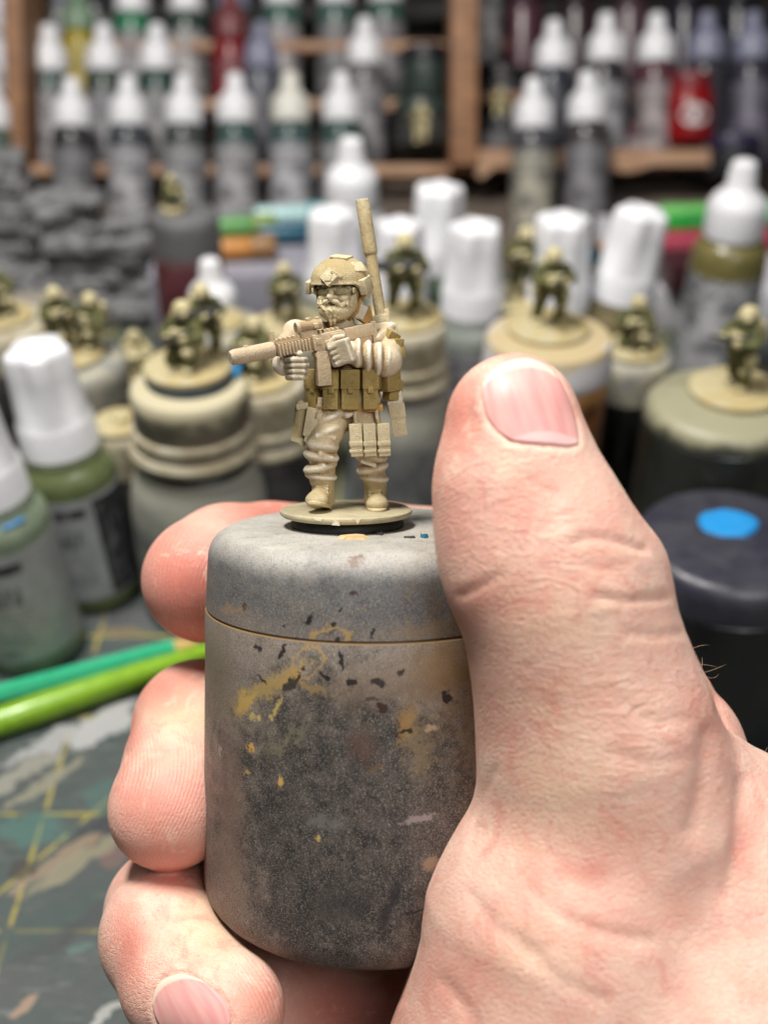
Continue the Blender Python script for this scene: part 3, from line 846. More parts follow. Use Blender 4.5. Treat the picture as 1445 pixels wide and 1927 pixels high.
# supporting arm (left of the picture)
b.cone((-44, 322, -10), (-92, 326, -4), 26, 24, 10, fold=folds(2, 3, 0.4))
b.cone((-92, 326, -4), (-112, 290, 24), 24, 22, 8)
b.cone((-112, 290, 24), (-108, 272, 50), 22, 23, 6, fold=folds(2.0, 3.5, 0.5))
body = sculpt_obj('body', b, M_CLOTH, soldier)

# ---- gloves
def fist(s, c, R, k=3.0, sz=1.0):
    def w(x, y, z): return tuple(np.array(c)+R@(np.array((x, y, z))*sz))
    s.box(w(0, 0, 0), (17*sz, 19*sz, 13*sz), 8*sz, k, R)
    for i in range(4):
        y = 15-10*i; L = (1.0, 1.08, 1.02, 0.86)[i]
        s.chain([w(-12, y, 9)+(6.2*sz,), w(3*L, y, 19)+(6.4*sz,), w(17*L, y-1, 15)+(6.0*sz,), w(20*L, y-1, 3)+(5.4*sz,)], 1.4)
    s.chain([w(-10, 20, 2)+(6.5*sz,), w(4, 27, 8)+(6.2*sz,), w(15, 25, 15)+(5.4*sz,)], 2)
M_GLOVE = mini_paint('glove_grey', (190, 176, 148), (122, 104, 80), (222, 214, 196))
g = Sculpt((-135, 225, 30), (-45, 315, 130), 1.2)
fist(g, (-87, 264, 68), mul(rot('Z', 4), rot('Y', -12)), 3, 1.0)
sculpt_obj('glove', g, M_GLOVE, soldier)
g = Sculpt((-60, 240, 15), (60, 335, 110), 1.2)
fist(g, (-11, 289, 54), mul(rot('Z', 24), rot('Y', 24)), 3, 1.0)
g.box((-5, 292, 68), (23, 22, 8), 4, 3, mul(rot('Z', 18), rot('Y', -30)))      # squared cuff guard
sculpt_obj('glove', g, M_GLOVE, soldier)

# ---- boots
def boot(name, ank, toe, heel, up):
    s = Sculpt((-95, -4, -50), (95, 80, 85), 1.2)
    ax, ay, az = ank
    s.cone((ax, ay+12, az), (ax, ay-20, az+4), 22, 20, 4)
    s.cone((ax, ay-18, az+2), toe, 20, 17, 6)
    s.ell((toe[0], toe[1]-1, toe[2]+6), (21, 15, 20), 6)
    s.ell(heel, (18, 14, 16), 4)
    # laces
    for i in range(4):
        t = i/3; z = az+18+t*10; y = ay+6-t*20
        s.cone((ax-11, y, z-1), (ax+9, y-3, z+1), 2.4, 2.4, 1.5); s.cone((ax-10, y-3, z), (ax+10, y+2, z), 2.0, 2.0, 1.2)
    o = sculpt_obj(name, s, M_GEAR, soldier)
    # sole
    bm = bmesh.new(); pr = []
    dx, dz = toe[0]-heel[0], toe[2]+12-heel[2]; L = math.hypot(dx, dz); ux, uz = dx/L, dz/L
    N = 28
    for i in range(N):
        a = 2*math.pi*i/N; q = (math.cos(a)*(L/2+17), math.sin(a)*(19+3*math.cos(a)))
        cx, cz = (toe[0]+heel[0])/2+ux*6, (toe[2]+12+heel[2])/2+uz*6
        x = cx+ux*q[0]-uz*q[1]; z = cz+uz*q[0]+ux*q[1]
        y = heel[1]-13+max(0, (q[0]+L/2)/L)*up
        pr.append((x, y, z))
    lo = [bm.verts.new((x, y-2.5, z)) for x, y, z in pr]; hi_ = [bm.verts.new((x, y+4.5, z)) for x, y, z in pr]
    for i in range(N): bm.faces.new((lo[i], lo[(i+1) % N], hi_[(i+1) % N], hi_[i]))
    bm.faces.new(lo[::-1]); bm.faces.new(hi_)
    bmesh.ops.bevel(bm, geom=list(bm.edges), offset=1.2, segments=1, affect='EDGES')
    new_obj('sole', bm_mesh('sole', bm, True), M_GEAR, o)
boot('boot', (-42, 46, 12), (-52, 24, 46), (-38, 16, 10), 13)
boot('boot', (55, 34, -8), (59, 13, 16), (55, 14, -12), 0)

# ---- base with its two ragged edges of paint
base_prof = [(0, -14), (112, -14), (119, -13), (123.5, -9), (124.5, -6), (123.5, -2.5), (120, -0.4), (116, 0), (0, 0)]
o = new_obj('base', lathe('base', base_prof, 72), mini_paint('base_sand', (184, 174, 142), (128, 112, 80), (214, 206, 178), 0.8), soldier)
o.rotation_euler = (-math.pi/2, 0, 0)
for a_, pts in ((-79, ((-7, 7), (8, 7), (3, 0), (0, -4), (-2, 1))), (-96, ((-9, -5), (6, -6), (4, 1), (-3, 3))), (-113, ((-6, 6), (12, 6), (8, 1), (-2, 2)))):
    bm = bmesh.new(); lo_, hi_ = [], []
    for q, y in pts:
        an = rad(a_)+q/124.0
        for r_, L_ in ((123.5, lo_), (125.3, hi_)): L_.append(bm.verts.new((r_*math.cos(an), -7.5+y, -r_*math.sin(an))))
    n_ = len(pts); bm.faces.new(hi_)
    for i in range(n_): bm.faces.new((lo_[i], lo_[(i+1) % n_], hi_[(i+1) % n_], hi_[i]))
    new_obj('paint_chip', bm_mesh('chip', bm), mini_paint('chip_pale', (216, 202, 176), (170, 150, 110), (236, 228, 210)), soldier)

# ---- head
HEAD = Matrix.Translation((-8, 391, 2)) @ Matrix.Rotation(rad(-20), 4, 'Y') @ Matrix.Rotation(rad(3), 4, 'X')
head = bpy.data.objects.new('head', None)
h = Sculpt((-52, -70, -55), (52, 70, 62), 1.0)
h.ell((0, 12, -5), (42, 46, 46), 4)
h.ell((0, 2, 16), (32, 36, 27), 8)
h.cone((0, 15, 41), (0, 2, 50), 4.5, 6.5, 3); h.ell((-6, 1, 44), (5, 4, 5), 3); h.ell((6, 1, 44), (5, 4, 5), 3)
h.ell((-19, -1, 35), (11, 8, 9), 6); h.ell((19, -1, 35), (11, 8, 9), 6)
h.ell((-39, -4, -2), (5, 12, 8), 3); h.ell((39, -4, -2), (5, 12, 8), 3)
h.cone((-15, 21, 38), (15, 21, 38), 5, 5, 5)
hV_, hQ_ = h.net(); hV_ = relax(hV_, hQ_, 1, 0.4)
head = new_obj('head', relief(mesh_np('head', hV_, hQ_), hV_, hQ_), M_FACE, soldier)
head.matrix_local = HEAD
# beard and moustache: tapered locks
bd = Sculpt((-46, -60, -14), (46, 20, 64), 0.9)
bd.ell((0, -23, 25), (32.5, 20, 26), 6); bd.ell((-29, -8, 14), (9, 20, 16), 6); bd.ell((29, -8, 14), (9, 20, 16), 6)
rnd = random.Random(7)
for i in range(84):
    a = rnd.uniform(-1.45, 1.45); lv = rnd.uniform(0, 1)
    r0 = 35; x = math.sin(a)*(r0-1)*(1.0-0.18*lv); z = 21+math.cos(a)*27*(1-0.25*lv); y = -10-lv*21-(5 if abs(a) < .5 else 0)+abs(a)*7
    L = rnd.uniform(9, 15)
    bd.chain([(x, y, z, 3.0), (x+rnd.uniform(-2, 2)-x*.05, y-L*.5, z+2, 3.3), (x*.84+rnd.uniform(-3, 3), y-L, z-2, 1.6)], 0.6)
for s_ in (-1, 1):
    bd.chain([(s_*2, -4, 49, 3.6), (s_*11, -7, 47, 4.4), (s_*19, -16, 41, 4.0), (s_*22, -26, 36, 2.5)], 1.5)
    for q in range(4):
        bd.chain([(s_*(3+q*4), -2-q*1.8, 51-q*1.4, 1.6), (s_*(6+q*4), -9-q*2.4, 50-q*1.8, 1.5)], 0.8)
bd.ell((0, -12, 51), (8, 2.4, 8), 1.0, op='d')
V_, Q_ = bd.net()
V_ = relax(V_, Q_, 1, 0.25); new_obj('beard', relief(mesh_np('beard', V_, Q_), V_, Q_), M_FACE, head)
gl = Sculpt((-50, -16, -20), (50, 26, 62), 0.9)
for s_ in (-1, 1):
    gl.ell((s_*16, 11, 35), (15, 8.5, 11), 1.5, rot('Y', s_*24)); gl.box((s_*36, 13, 12), (2.2, 5, 26), 1.5, 1.5, rot('Y', s_*9))
gl.box((0, 15, 44), (10, 3, 3.5), 2, 2)
gl.cone((-30, 19, 34), (30, 19, 34), 2.4, 2.4, 2)
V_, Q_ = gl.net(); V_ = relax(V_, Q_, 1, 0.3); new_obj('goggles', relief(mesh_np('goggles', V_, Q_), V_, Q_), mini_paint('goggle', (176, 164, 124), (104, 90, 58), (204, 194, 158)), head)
# chin strap
bm = bmesh.new()
for s_ in (-1, 1):
    tube_bm(bm, [(s_*44, 16, 4), (s_*41, -6, 8), (s_*36, -26, 10), (s_*20, -40, 12)], 3.0, 8)
new_obj('chin_strap', bm_mesh('strap', bm, True), M_STRAP, head)['kind'] = 'stuff'

# ---- helmet
hm = Sculpt((-66, -30, -70), (66, 86, 66), 1.2)
def brim(x, z):
    return 23-30*np.clip(1-(z+4)/38.0, 0, 1)**1.3*np.clip((np.abs(x)-20)/22+np.clip(-z/30, 0, 1), 0, 1)
def shell(x, y, z):
    k0 = np.sqrt((x/55)**2+((y-30)/44)**2+((z+4)/58)**2); k1 = np.sqrt((x/55**2)**2+((y-30)/44**2)**2+((z+4)/58**2)**2)+1e-6
    d = k0*(k0-1)/k1
    e = y-brim(x, z)
    d = d-2.6*np.exp(-(np.maximum(e, 0)/5.0)**2)
    inner = np.sqrt((x/50)**2+((y-26)/43)**2+((z+4)/53)**2)
    return np.maximum(np.maximum(d, -e), -(inner-1)*48)
hm.put(shell, (-62, -26, -66), (62, 82, 62))
helmet = new_obj('helmet', None, None, soldier)
V_, Q_ = hm.net(); V_ = relax(V_, Q_, 1, 0.35)
bpy.data.objects.remove(helmet); helmet = new_obj('helmet', relief(mesh_np('helmet', V_, Q_), V_, Q_), M_GEAR, soldier); helmet.matrix_local = HEAD
def bmobj(name, parts, m, parent, bev=1.2):
    bm = bmesh.new()
    for c, hh, R in parts: box_bm(bm, c, hh, min(bev, 0.8*min(hh)), Matrix(R.tolist()) if R is not None else None)
    return new_obj(name, bm_mesh(name, bm, True, rad(35)), m, parent)
bmobj('night_vision_mount', [((0, 36, 52), (12, 12, 5), mul(rot('X', -16), rot('Z', 45))), ((0, 36, 55), (6.5, 6.5, 4), rot('X', -16)), ((13, 42, 50), (11, 3, 4), mul(rot('Y', 20), rot('Z', -30)))], M_GEAR, helmet)
bmobj('helmet_patch', [((6, 72.5, 6), (17, 2, 16), mul(rot('Z', -7), rot('X', 8)))], M_GEAR, helmet)
bmobj('helmet_patch', [((41, 54, 14), (12, 11, 2.2), mul(rot('Y', 55), rot('X', -42)))], M_GEAR, helmet)
bmobj('ear_rail', [((52, 22, 6), (7, 14, 20), mul(rot('Z', 8), rot('X', 14))), ((50, 6, -2), (6, 9, 10), rot('Z', -10))], M_GEAR, helmet, 3)
bmobj('ear_rail', [((-54, 22, 6), (5, 12, 20), mul(rot('Z', -8), rot('X', 14)))], M_GEAR, helmet, 3)

# ---- rifle (local x to the muzzle, y up, z towards the viewer)
B0, B1 = Vector((62, 331, 8)), Vector((-186, 281, 118))
dx_ = (B1-B0).normalized(); RL = (B1-B0).length
side = dx_.cross(Vector((0.06, 1, 0.05))).normalized()
if side.z < 0: side = -side
upv = side.cross(dx_).normalized()
if upv.y < 0: upv = -upv
RM = Matrix((dx_, upv, side)).transposed().to_4x4(); RM.translation = B0
rifle = thing('rifle', None, None); rifle.parent = soldier; rifle.matrix_local = RM
k_ = RL/287.0
def rx(bmobjname, parts, m=M_GUN, bev=1.2):
    return bmobj(bmobjname, parts, m, rifle, bev)
bm = bmesh.new()
tube_bm(bm, [(204, 4, 0), (206, 4, 0), (210, 4, 0), (279, 4, 0), (285, 4, 0), (287.5, 4, 0), (287.4, 4, 0), (281, 4, 0)], [9, 13, 14.5, 14.2, 12.8, 10.5, 5, 4.5], 28)
new_obj('suppressor', bm_mesh('suppressor', bm, True, rad(40)), mini_paint('suppressor_tan', (190, 168, 134), (130, 118, 110), (222, 206, 180)), rifle)
bmobj('sling_stud', [((256, 18, 0), (4, 2.5, 3), None)], M_GUN, rifle)
M_GUN_SHADE = mini_paint('rifle_shade', (132, 104, 72), (84, 62, 40), (176, 150, 114))  # darker copy of the rifle tan: shade between ribs and teeth painted in
rx('handguard', [((168, 3, 0), (36, 12.5, 11.5), None)], M_GUN_SHADE, bev=4)
for i in range(11):
    rx('rib', [((136+i*6.3, 2, 0), (1.7, 10.5, 15), None)], bev=1) if i else None
for i in range(15):
    o = bmobj('rail_tooth', [((82+i*8.4, 18.2, 0), (2.4, 3.4, 7.2), None)], M_GUN, rifle, 0.7)
rx('rail', [((142, 14.6, 0), (64, 2.4, 6.2), None)], M_GUN_SHADE)
rx('front_sight', [((206, 22, 0), (2.6, 15, 4.5), rot('Z', 7)), ((203, 10, 0), (6, 9, 6), rot('Z', 22))])
rx('receiver', [((104, 2, 0), (30, 14, 12), None), ((112, -10, 0), (17, 8, 10.5), None), ((88, 8, 9), (12, 5, 6), None), ((104, -2, 12.5), (9, 5, 2), None), ((124, 4, 12), (5, 6, 3), None)], bev=1.6)
rx('magazine', [((121, -46, 3), (13, 31, 9.5), rot('Z', 6)), ((119, -20, 1), (14.5, 4, 11), None)], bev=1.6)
rx('grip', [((84, -24, 0), (8, 17, 8), rot('Z', -18))], bev=2.5)
rx('trigger_guard', [((98, -18, 0), (10, 1.6, 4), None)])
bm = bmesh.new(); tube_bm(bm, [(80, 5, 0), (18, 5, 0)], [9, 9], 20)
new_obj('buffer_tube', bm_mesh('buffer', bm, True, rad(40)), M_GUN, rifle)
rx('stock', [((42, 6, 0), (28, 11, 11), None), ((40, -8, 0), (22, 8, 8), rot('Z', 8)), ((12, -1, 0), (5, 21, 10), None)], bev=2.5)
# optic
bm = bmesh.new(); tube_bm(bm, [(110, 33, 0), (112, 33, 0), (150, 33, 0), (152, 33, 0), (158, 33, 0), (159, 33, 0), (159, 33, 0), (155, 33, 0)], [8, 9.5, 9.5, 11, 11.5, 10.5, 8.6, 8.2], 24)
sc_ = new_obj('scope', bm_mesh('scope', bm, True, rad(40)), M_GUN, rifle)
bm = bmesh.new(); tube_bm(bm, [(154.5, 33, 0), (155.5, 33, 0)], [8.3, 8.3], 20)
new_obj('lens', bm_mesh('lens', bm, True, rad(40)), M_GEAR, sc_)
bmobj('scope_mount', [((138, 20, 0), (16, 5, 7), None), ((124, 32, 9), (4.5, 4.5, 5), None)], M_GUN, sc_)
bmobj('turret', [((134, 44, 0), (4, 3.5, 4), None)], M_GUN, sc_, 1.4); bmobj('turret', [((116, 43, 0), (3.5, 3, 4), None)], M_GUN, sc_, 1.4)

# ---- radio aerial behind the shoulder
A0, A1 = Vector((72, 318, -50)), Vector((31, 572, -52))
ad = (A1-A0).normalized(); AL = (A1-A0).length
def apt(t): return A0+ad*AL*t
bm = bmesh.new()
ts = [0.0, .30, .31, .595, .60, .605, .62, .63, .99, 1.0, 1.0, 0.985]; rs = [10.5, 10.5, 10.6, 10.6, 10.2, 11.6, 13.0, 13.2, 13.2, 12.4, 9, 8.4]
tube_bm(bm, [apt(t) for t in ts], rs, 28)
new_obj('aerial', bm_mesh('aerial', bm, True, rad(40)), M_GEAR, soldier)
AR = np.array(Matrix((ad.cross(Vector((0, 0, 1))).normalized(), ad, Vector((0, 0, 1)))).transposed())
bmobj('aerial_clamp', [(tuple(apt(.13)), (14.5, 10, 14), AR), (tuple(apt(.075)), (12, 7, 13), AR), (tuple(apt(0.16)+Vector((12, 4, 6))), (4.5, 9, 5), AR), (tuple(apt(.02)), (16, 8, 13), AR)], M_GEAR, soldier, 2)
bmobj('radio', [((74, 300, -58), (26, 44, 14), rot('Z', 6))], M_GEAR, soldier, 4)
# ---- straps and patches
bmobj('shoulder_strap', [((44, 350, 6), (8, 26, 5), mul(rot('Z', 12), rot('X', -24))), ((34, 352, 12), (12, 7, 5), mul(rot('Z', -34), rot('X', -24)))], M_STRAP, soldier, 2)
bmobj('scarf', [((30, 364, 12), (9, 14, 7), rot('Z', -24))], M_CLOTH, soldier, 4)
bmobj('shoulder_pouch', [((86, 322, 6), (12, 8, 12), mul(rot('Z', -30), rot('Y', 30))), ((95, 307, 8), (9, 10, 12), mul(rot('Z', -6), rot('Y', 30))), ((98, 290, 8), (8, 10, 12), mul(rot('Z', 6), rot('Y', 30)))], M_VEST, soldier, 2.5)

# ---- chest rig
for x, w, z, yaw in ((-60, 12, 18, -38), (-25, 14, 35, -10), (10, 16, 38, 2), (46, 14, 34, 12)):
    R = rot('Y', yaw)
    pch = bmobj('magazine_pouch', [((x, 222, z), (w, 34, 9), R)], M_VEST, soldier, 3)
    bmobj('flap', [((x, 243, z+2), (w+1.5, 18, 10), R)], M_VEST, pch, 3)
    bmobj('buckle', [((x+1, 224, z+11), (5, 6, 3), R)], M_VEST, pch, 1.2)
bmobj('vest_panel', [((10, 258, 16), (58, 36, 17), None)], M_VEST_SHADE, soldier, 8)
bmobj('side_pouch', [((80, 246, 8), (17, 26, 17), mul(rot('Y', 40), rot('Z', 4)))], M_VEST, soldier, 4)
bmobj('side_pouch', [((88, 222, -2), (14, 20, 14), mul(rot('Y', 30), rot('Z', -8))), ((96, 232, 12), (7, 10, 6), rot('Y', 30))], M_VEST, soldier, 4)
bmobj('canteen_pouch', [((92, 200, -6), (15, 22, 14), rot('Z', 4))], M_CLOTH, soldier, 6)
bmobj('belt', [((8, 190, -2), (62, 7, 36), None)], M_STRAP, soldier, 4)
# thigh magazines
o = bmobj('thigh_panel', [((44, 134, 26), (31, 29, 5), rot('Y', 8))], M_GEAR, soldier, 2)
for x in (20, 45, 71):
    R = mul(rot('Y', 8), rot('Z', 3)); z = 35-(x-45)*.14
    pm = bmobj('thigh_magazine', [((x, 132, z), (11.2, 30, 8), R)], M_GEAR, soldier, 2)
    bmobj('band', [((x, 126, z+1.5), (12, 4.5, 8), R)], M_GEAR, pm, 1.2); bmobj('band', [((x, 112, z+1), (11.8, 2.5, 8.2), R)], M_GEAR, pm, 1)
for x0, x1 in ((20, 18), (62, 58)):
    bm = bmesh.new(); tube_bm(bm, [(x0, 160, 32), (x1, 178, 32), (x1, 196, 30)], [4, 3.6, 4], 8)
    new_obj('drop_strap', bm_mesh('drop_strap', bm, True), M_GEAR, soldier)
# hip radio, holster
bmobj('hip_pouch', [((98, 166, -4), (14, 30, 13), rot('Z', 8)), ((96, 184, -4), (15, 14, 14.5), rot('Z', 8))], M_GEAR, soldier, 2.5)
bm = bmesh.new(); tube_bm(bm, [(-88, 124, 8), (-87, 126, 8), (-86, 134, 8), (-86, 136, 8), (-80, 186, 6), (-78, 198, 6), (-76, 201, 6)], [13, 15, 15, 14, 14, 13.5, 9], 20)
new_obj('dump_tube', bm_mesh('tube', bm, True, rad(40)), M_GEAR, soldier)
bmobj('tube_cap', [((-78, 193, 14), (12, 6, 9), rot('Z', 8))], M_GEAR, soldier, 2)
ho = bmobj('holster', [((-62, 164, 24), (12, 27, 9), rot('Z', -10)), ((-66, 138, 24), (8, 12, 7), rot('Z', -16)), ((-50, 176, 26), (8, 9, 7), rot('Z', -10))], M_GEAR, soldier, 3)
bmobj('pistol_grip', [((-46, 196, 28), (5.5, 14, 6), rot('Z', -8))], M_GUN, ho, 2.4)
# ---- the black pad the base is stuck on
pad = thing('sticky_pad', 'thin black round pad between the miniature base and the grey lid', 'pad', POTM @ Matrix.Translation((-46*SPX, 0, 0.002)))
new_obj('disc', lathe('pad', [(r*SPX, z*SPX) for r, z in [(0, 0), (106, 0), (107, 4), (104, 12), (98, 19), (0, 19)]], 48), paint('pad_black', (30, 31, 30), 0.6, grain=60), pad)
# ================================================================== desk and cutting mat
def mat_material():
    s = NT('cutting_mat')
    co = s.coord(); x, y, z = s.sep(co)
    n = s.noise(0.6, 5, 0.6, co); n2 = s.noise(2.5, 5, 0.65, co, dist=0.5)
    base = s.mix(s.step(n, 0.35, 0.7), lin((66, 78, 76)), lin((76, 79, 78)))
    base = s.mix(s.math('MULTIPLY', s.step(n2, 0.5, 0.72), 0.4), base, lin((96, 97, 96)))
    base = s.mix(s.math('MULTIPLY', s.step(n2, 0.46, 0.3), 0.6), base, lin((42, 54, 52)))
    scr = s.n('ShaderNodeMapping'); s.link(co, scr.inputs[0]); scr.inputs['Rotation'].default_value = (0, 0, rad(-48)); scr.inputs['Scale'].default_value = (0.5, 4.5, 1)
    sn = s.noise(1.6, 5, 0.7, scr.outputs[0], dist=0.4)
    base = s.mix(s.math('MULTIPLY', s.step(sn, 0.55, 0.68), 0.4), base, lin((138, 140, 136)))
    base = s.mix(s.math('MULTIPLY', s.step(sn, 0.42, 0.3), 0.45), base, lin((40, 46, 48)))
    def line(v, off, per, w):
        f = s.math('FRACT', s.math('DIVIDE', s.math('SUBTRACT', v, off-per*100-w/2), per))
        return s.math('LESS_THAN', f, w/per)
    g = s.math('MAXIMUM', line(y, 14.9, 3.0, 0.09), line(x, -7.38, 3.0, 0.09))
    dg = line(s.math('ADD', s.math('MULTIPLY', x, 0.866), s.math('MULTIPLY', y, -0.6)), -6.55-9.7, 9.0, 0.09)
    g = s.math('MAXIMUM', g, dg)
    wear = s.step(s.noise(1.7, 4, 0.6, co), 0.36, 0.52)
    base = s.mix(s.math('MULTIPLY', s.math('MULTIPLY', g, wear), 0.85), base, lin((166, 152, 66)))
    dist = s.noise(1.2, 4, 0.6, co, out='Color')
    dv = s.n('ShaderNodeVectorMath', operation='SUBTRACT'); s.link(dist, dv.inputs[0]); dv.inputs[1].default_value = (0.5, 0.5, 0.5)
    dx, dy, _ = s.sep(dv.outputs[0])
    def smear(base, x0, y0, w, h, ang, c, op, wob=1.0):
        a = rad(ang)
        ux = s.math('ADD', s.math('SUBTRACT', x, x0), s.math('MULTIPLY', dx, 2.2*wob)); uy = s.math('ADD', s.math('SUBTRACT', y, y0), s.math('MULTIPLY', dy, 2.2*wob))
        p = s.math('DIVIDE', s.math('ADD', s.math('MULTIPLY', ux, math.cos(a)), s.math('MULTIPLY', uy, math.sin(a))), w)
        q = s.math('DIVIDE', s.math('SUBTRACT', s.math('MULTIPLY', uy, math.cos(a)), s.math('MULTIPLY', ux, math.sin(a))), h)
        r = s.math('SQRT', s.math('ADD', s.math('MULTIPLY', p, p), s.math('MULTIPLY', q, q)))
        r = s.math('ADD', r, s.math('MULTIPLY', s.math('SUBTRACT', n2, 0.5), 1.0))
        return s.mix(s.math('MULTIPLY', s.step(r, 1.1, 0.75), op), base, lin(c))
    def px(X, Y): p = T(X, Y); return p.x, p.y
    for (X, Y, w, h, a, c, op, wob) in [
            (200, 1360, 1.0, 0.35, 55, (178, 178, 178), .85, 1.2), (95, 1400, 1.2, 0.26, 35, (168, 168, 168), .8, 1.2), (30, 1460, 1.2, 0.26, 40, (150, 148, 136), .75, 1.0), (90, 1470, 1.1, 0.18, 45, (146, 142, 122), .7, .9),
            (170, 1575, 1.5, 0.3, 50, (52, 54, 58), .85, .5), (110, 1620, 1.1, 0.22, 45, (150, 132, 108), .75, .8), (150, 1620, 1.2, 0.2, 45, (144, 138, 112), .75, .8),
            (40, 1640, 0.35, 0.3, 0, (60, 54, 50), .8, .5), (60, 1760, 1.4, 0.5, 40, (60, 76, 74), .7, .8), (150, 1740, 1.4, 0.25, 40, (62, 64, 66), .7, .6),
            (160, 1780, .4, .12, 10, (96, 130, 120), .5, .8), (50, 1890, .35, .1, 40, (170, 140, 116), .7, .8), (200, 1910, .5, .1, 40, (186, 186, 182), .7, .8),
            (215, 1610, .25, .35, 20, (130, 96, 90), .5, .8), (60, 1560, .8, .5, 0, (70, 112, 104), .6, .8), (200, 1500, .5, .6, 0, (70, 104, 98), .6, .8), (230, 1190, .8, .2, 5, (120, 104, 76), .8, .8), (210, 1160, 1.2, .5, 0, (84, 84, 86), .7, .9)]:
        q = px(X, Y); base = smear(base, q[0], q[1], w, h, a, c, op, wob*0.5)
    s.col(base); s.rough(s.step(n2, 0.3, 0.7, 0.45, 0.7))
    s.nrm(s.bump(s.math('ADD', n2, s.noise(25, 3, 0.6, co)), 0.25, 0.02))
    return s.m
desk = new_obj('desk', mesh_np('desk', [(-90, -40, -0.31), (90, -40, -0.31), (90, 92, -0.31), (-90, 92, -0.31)], np.array([[0, 1, 2, 3]]), False), paint('desk_wood', (120, 108, 98), 0.5, 0.15, 0.4))
tag(desk, kind='structure')
bm = bmesh.new(); box_bm(bm, (0, 24, -0.15), (32, 24, 0.15), 0.05)
cm = new_obj('cutting_mat', bm_mesh('cutting_mat', bm), mat_material())
tag(cm, 'paint stained dark teal cutting mat with a yellow grid under everything', 'cutting mat')
wall = new_obj('wall', mesh_np('wall', [(-90, 90, -1), (90, 90, -1), (90, 90, 90), (-90, 90, 90)], np.array([[0, 1, 2, 3]]), False), paint('wall_dark', (48, 44, 42), 0.8, 0.2, 0.3))
tag(wall, kind='structure')

# ================================================================== shared kits
M_WHITE = paint('cap_white', (232, 232, 236), 0.32, 0.02, 2.0, 0.05, sss=0.25, grain=12)
M_GREYCAP = paint('cap_lavender', (128, 130, 152), 0.35, 0.05)
M_CREAM = paint('cream_overspray', (186, 179, 158), 0.7, 0.14, 1.3, 0.4, (150, 138, 110), grain=30)
M_BLACKP = paint('black_plastic', (34, 34, 36), 0.4, 0.2, 2.0)
M_BASE = paint('base_cream', (180, 170, 136), 0.7, 0.12, 2.0, 0.3, (174, 156, 108), grain=30)
def set_mat(o, m):
    if len(o.data.materials) == 0: o.data.materials.append(m)
    o.material_slots[0].link = 'OBJECT'; o.material_slots[0].material = m
MESH = {}
def cached(key, fn):
    if key not in MESH: MESH[key] = fn()
    return MESH[key]
def label_mat(name, c, ink=(84, 84, 90), dens=0.8, freq=5.0):
    """printed paper label: lines of unreadably small print"""
    if name in MATS: return MATS[name]
    s = NT(name); co = s.coord(); x, y, z = s.sep(co)
    n = s.noise(1.2, 4, 0.6, co)
    base = s.mix(s.step(n, 0.35, 0.7), lin(tuple(min(v*1.12, 240) for v in c)), lin(tuple(v*0.85 for v in c)))
    st = s.math('FRACT', s.math('MULTIPLY', z, freq*0.5))
    mp = s.n('ShaderNodeMapping'); s.link(co, mp.inputs[0]); mp.inputs['Scale'].default_value = (9, 9, freq*0.5)
    w = s.noise(1.0, 3, 0.7, mp.outputs[0])
    blk = s.noise(0.55, 2, 0.5, co)
    m = s.math('MULTIPLY', s.math('MULTIPLY', s.step(st, 0.4, 0.46), s.step(w, 0.46, 0.5)), s.step(blk, 0.4, 0.5))
    base = s.mix(s.math('MULTIPLY', m, dens), base, lin(ink)); base = s.mix(s.math('MULTIPLY', s.step(s.noise(1.1, 2, 0.5, s.coord('Object')), 0.56, 0.6), 0.55), base, lin((60, 60, 66)))
    s.col(base); s.rough(0.45); MATS[name] = s.m
    return s.m

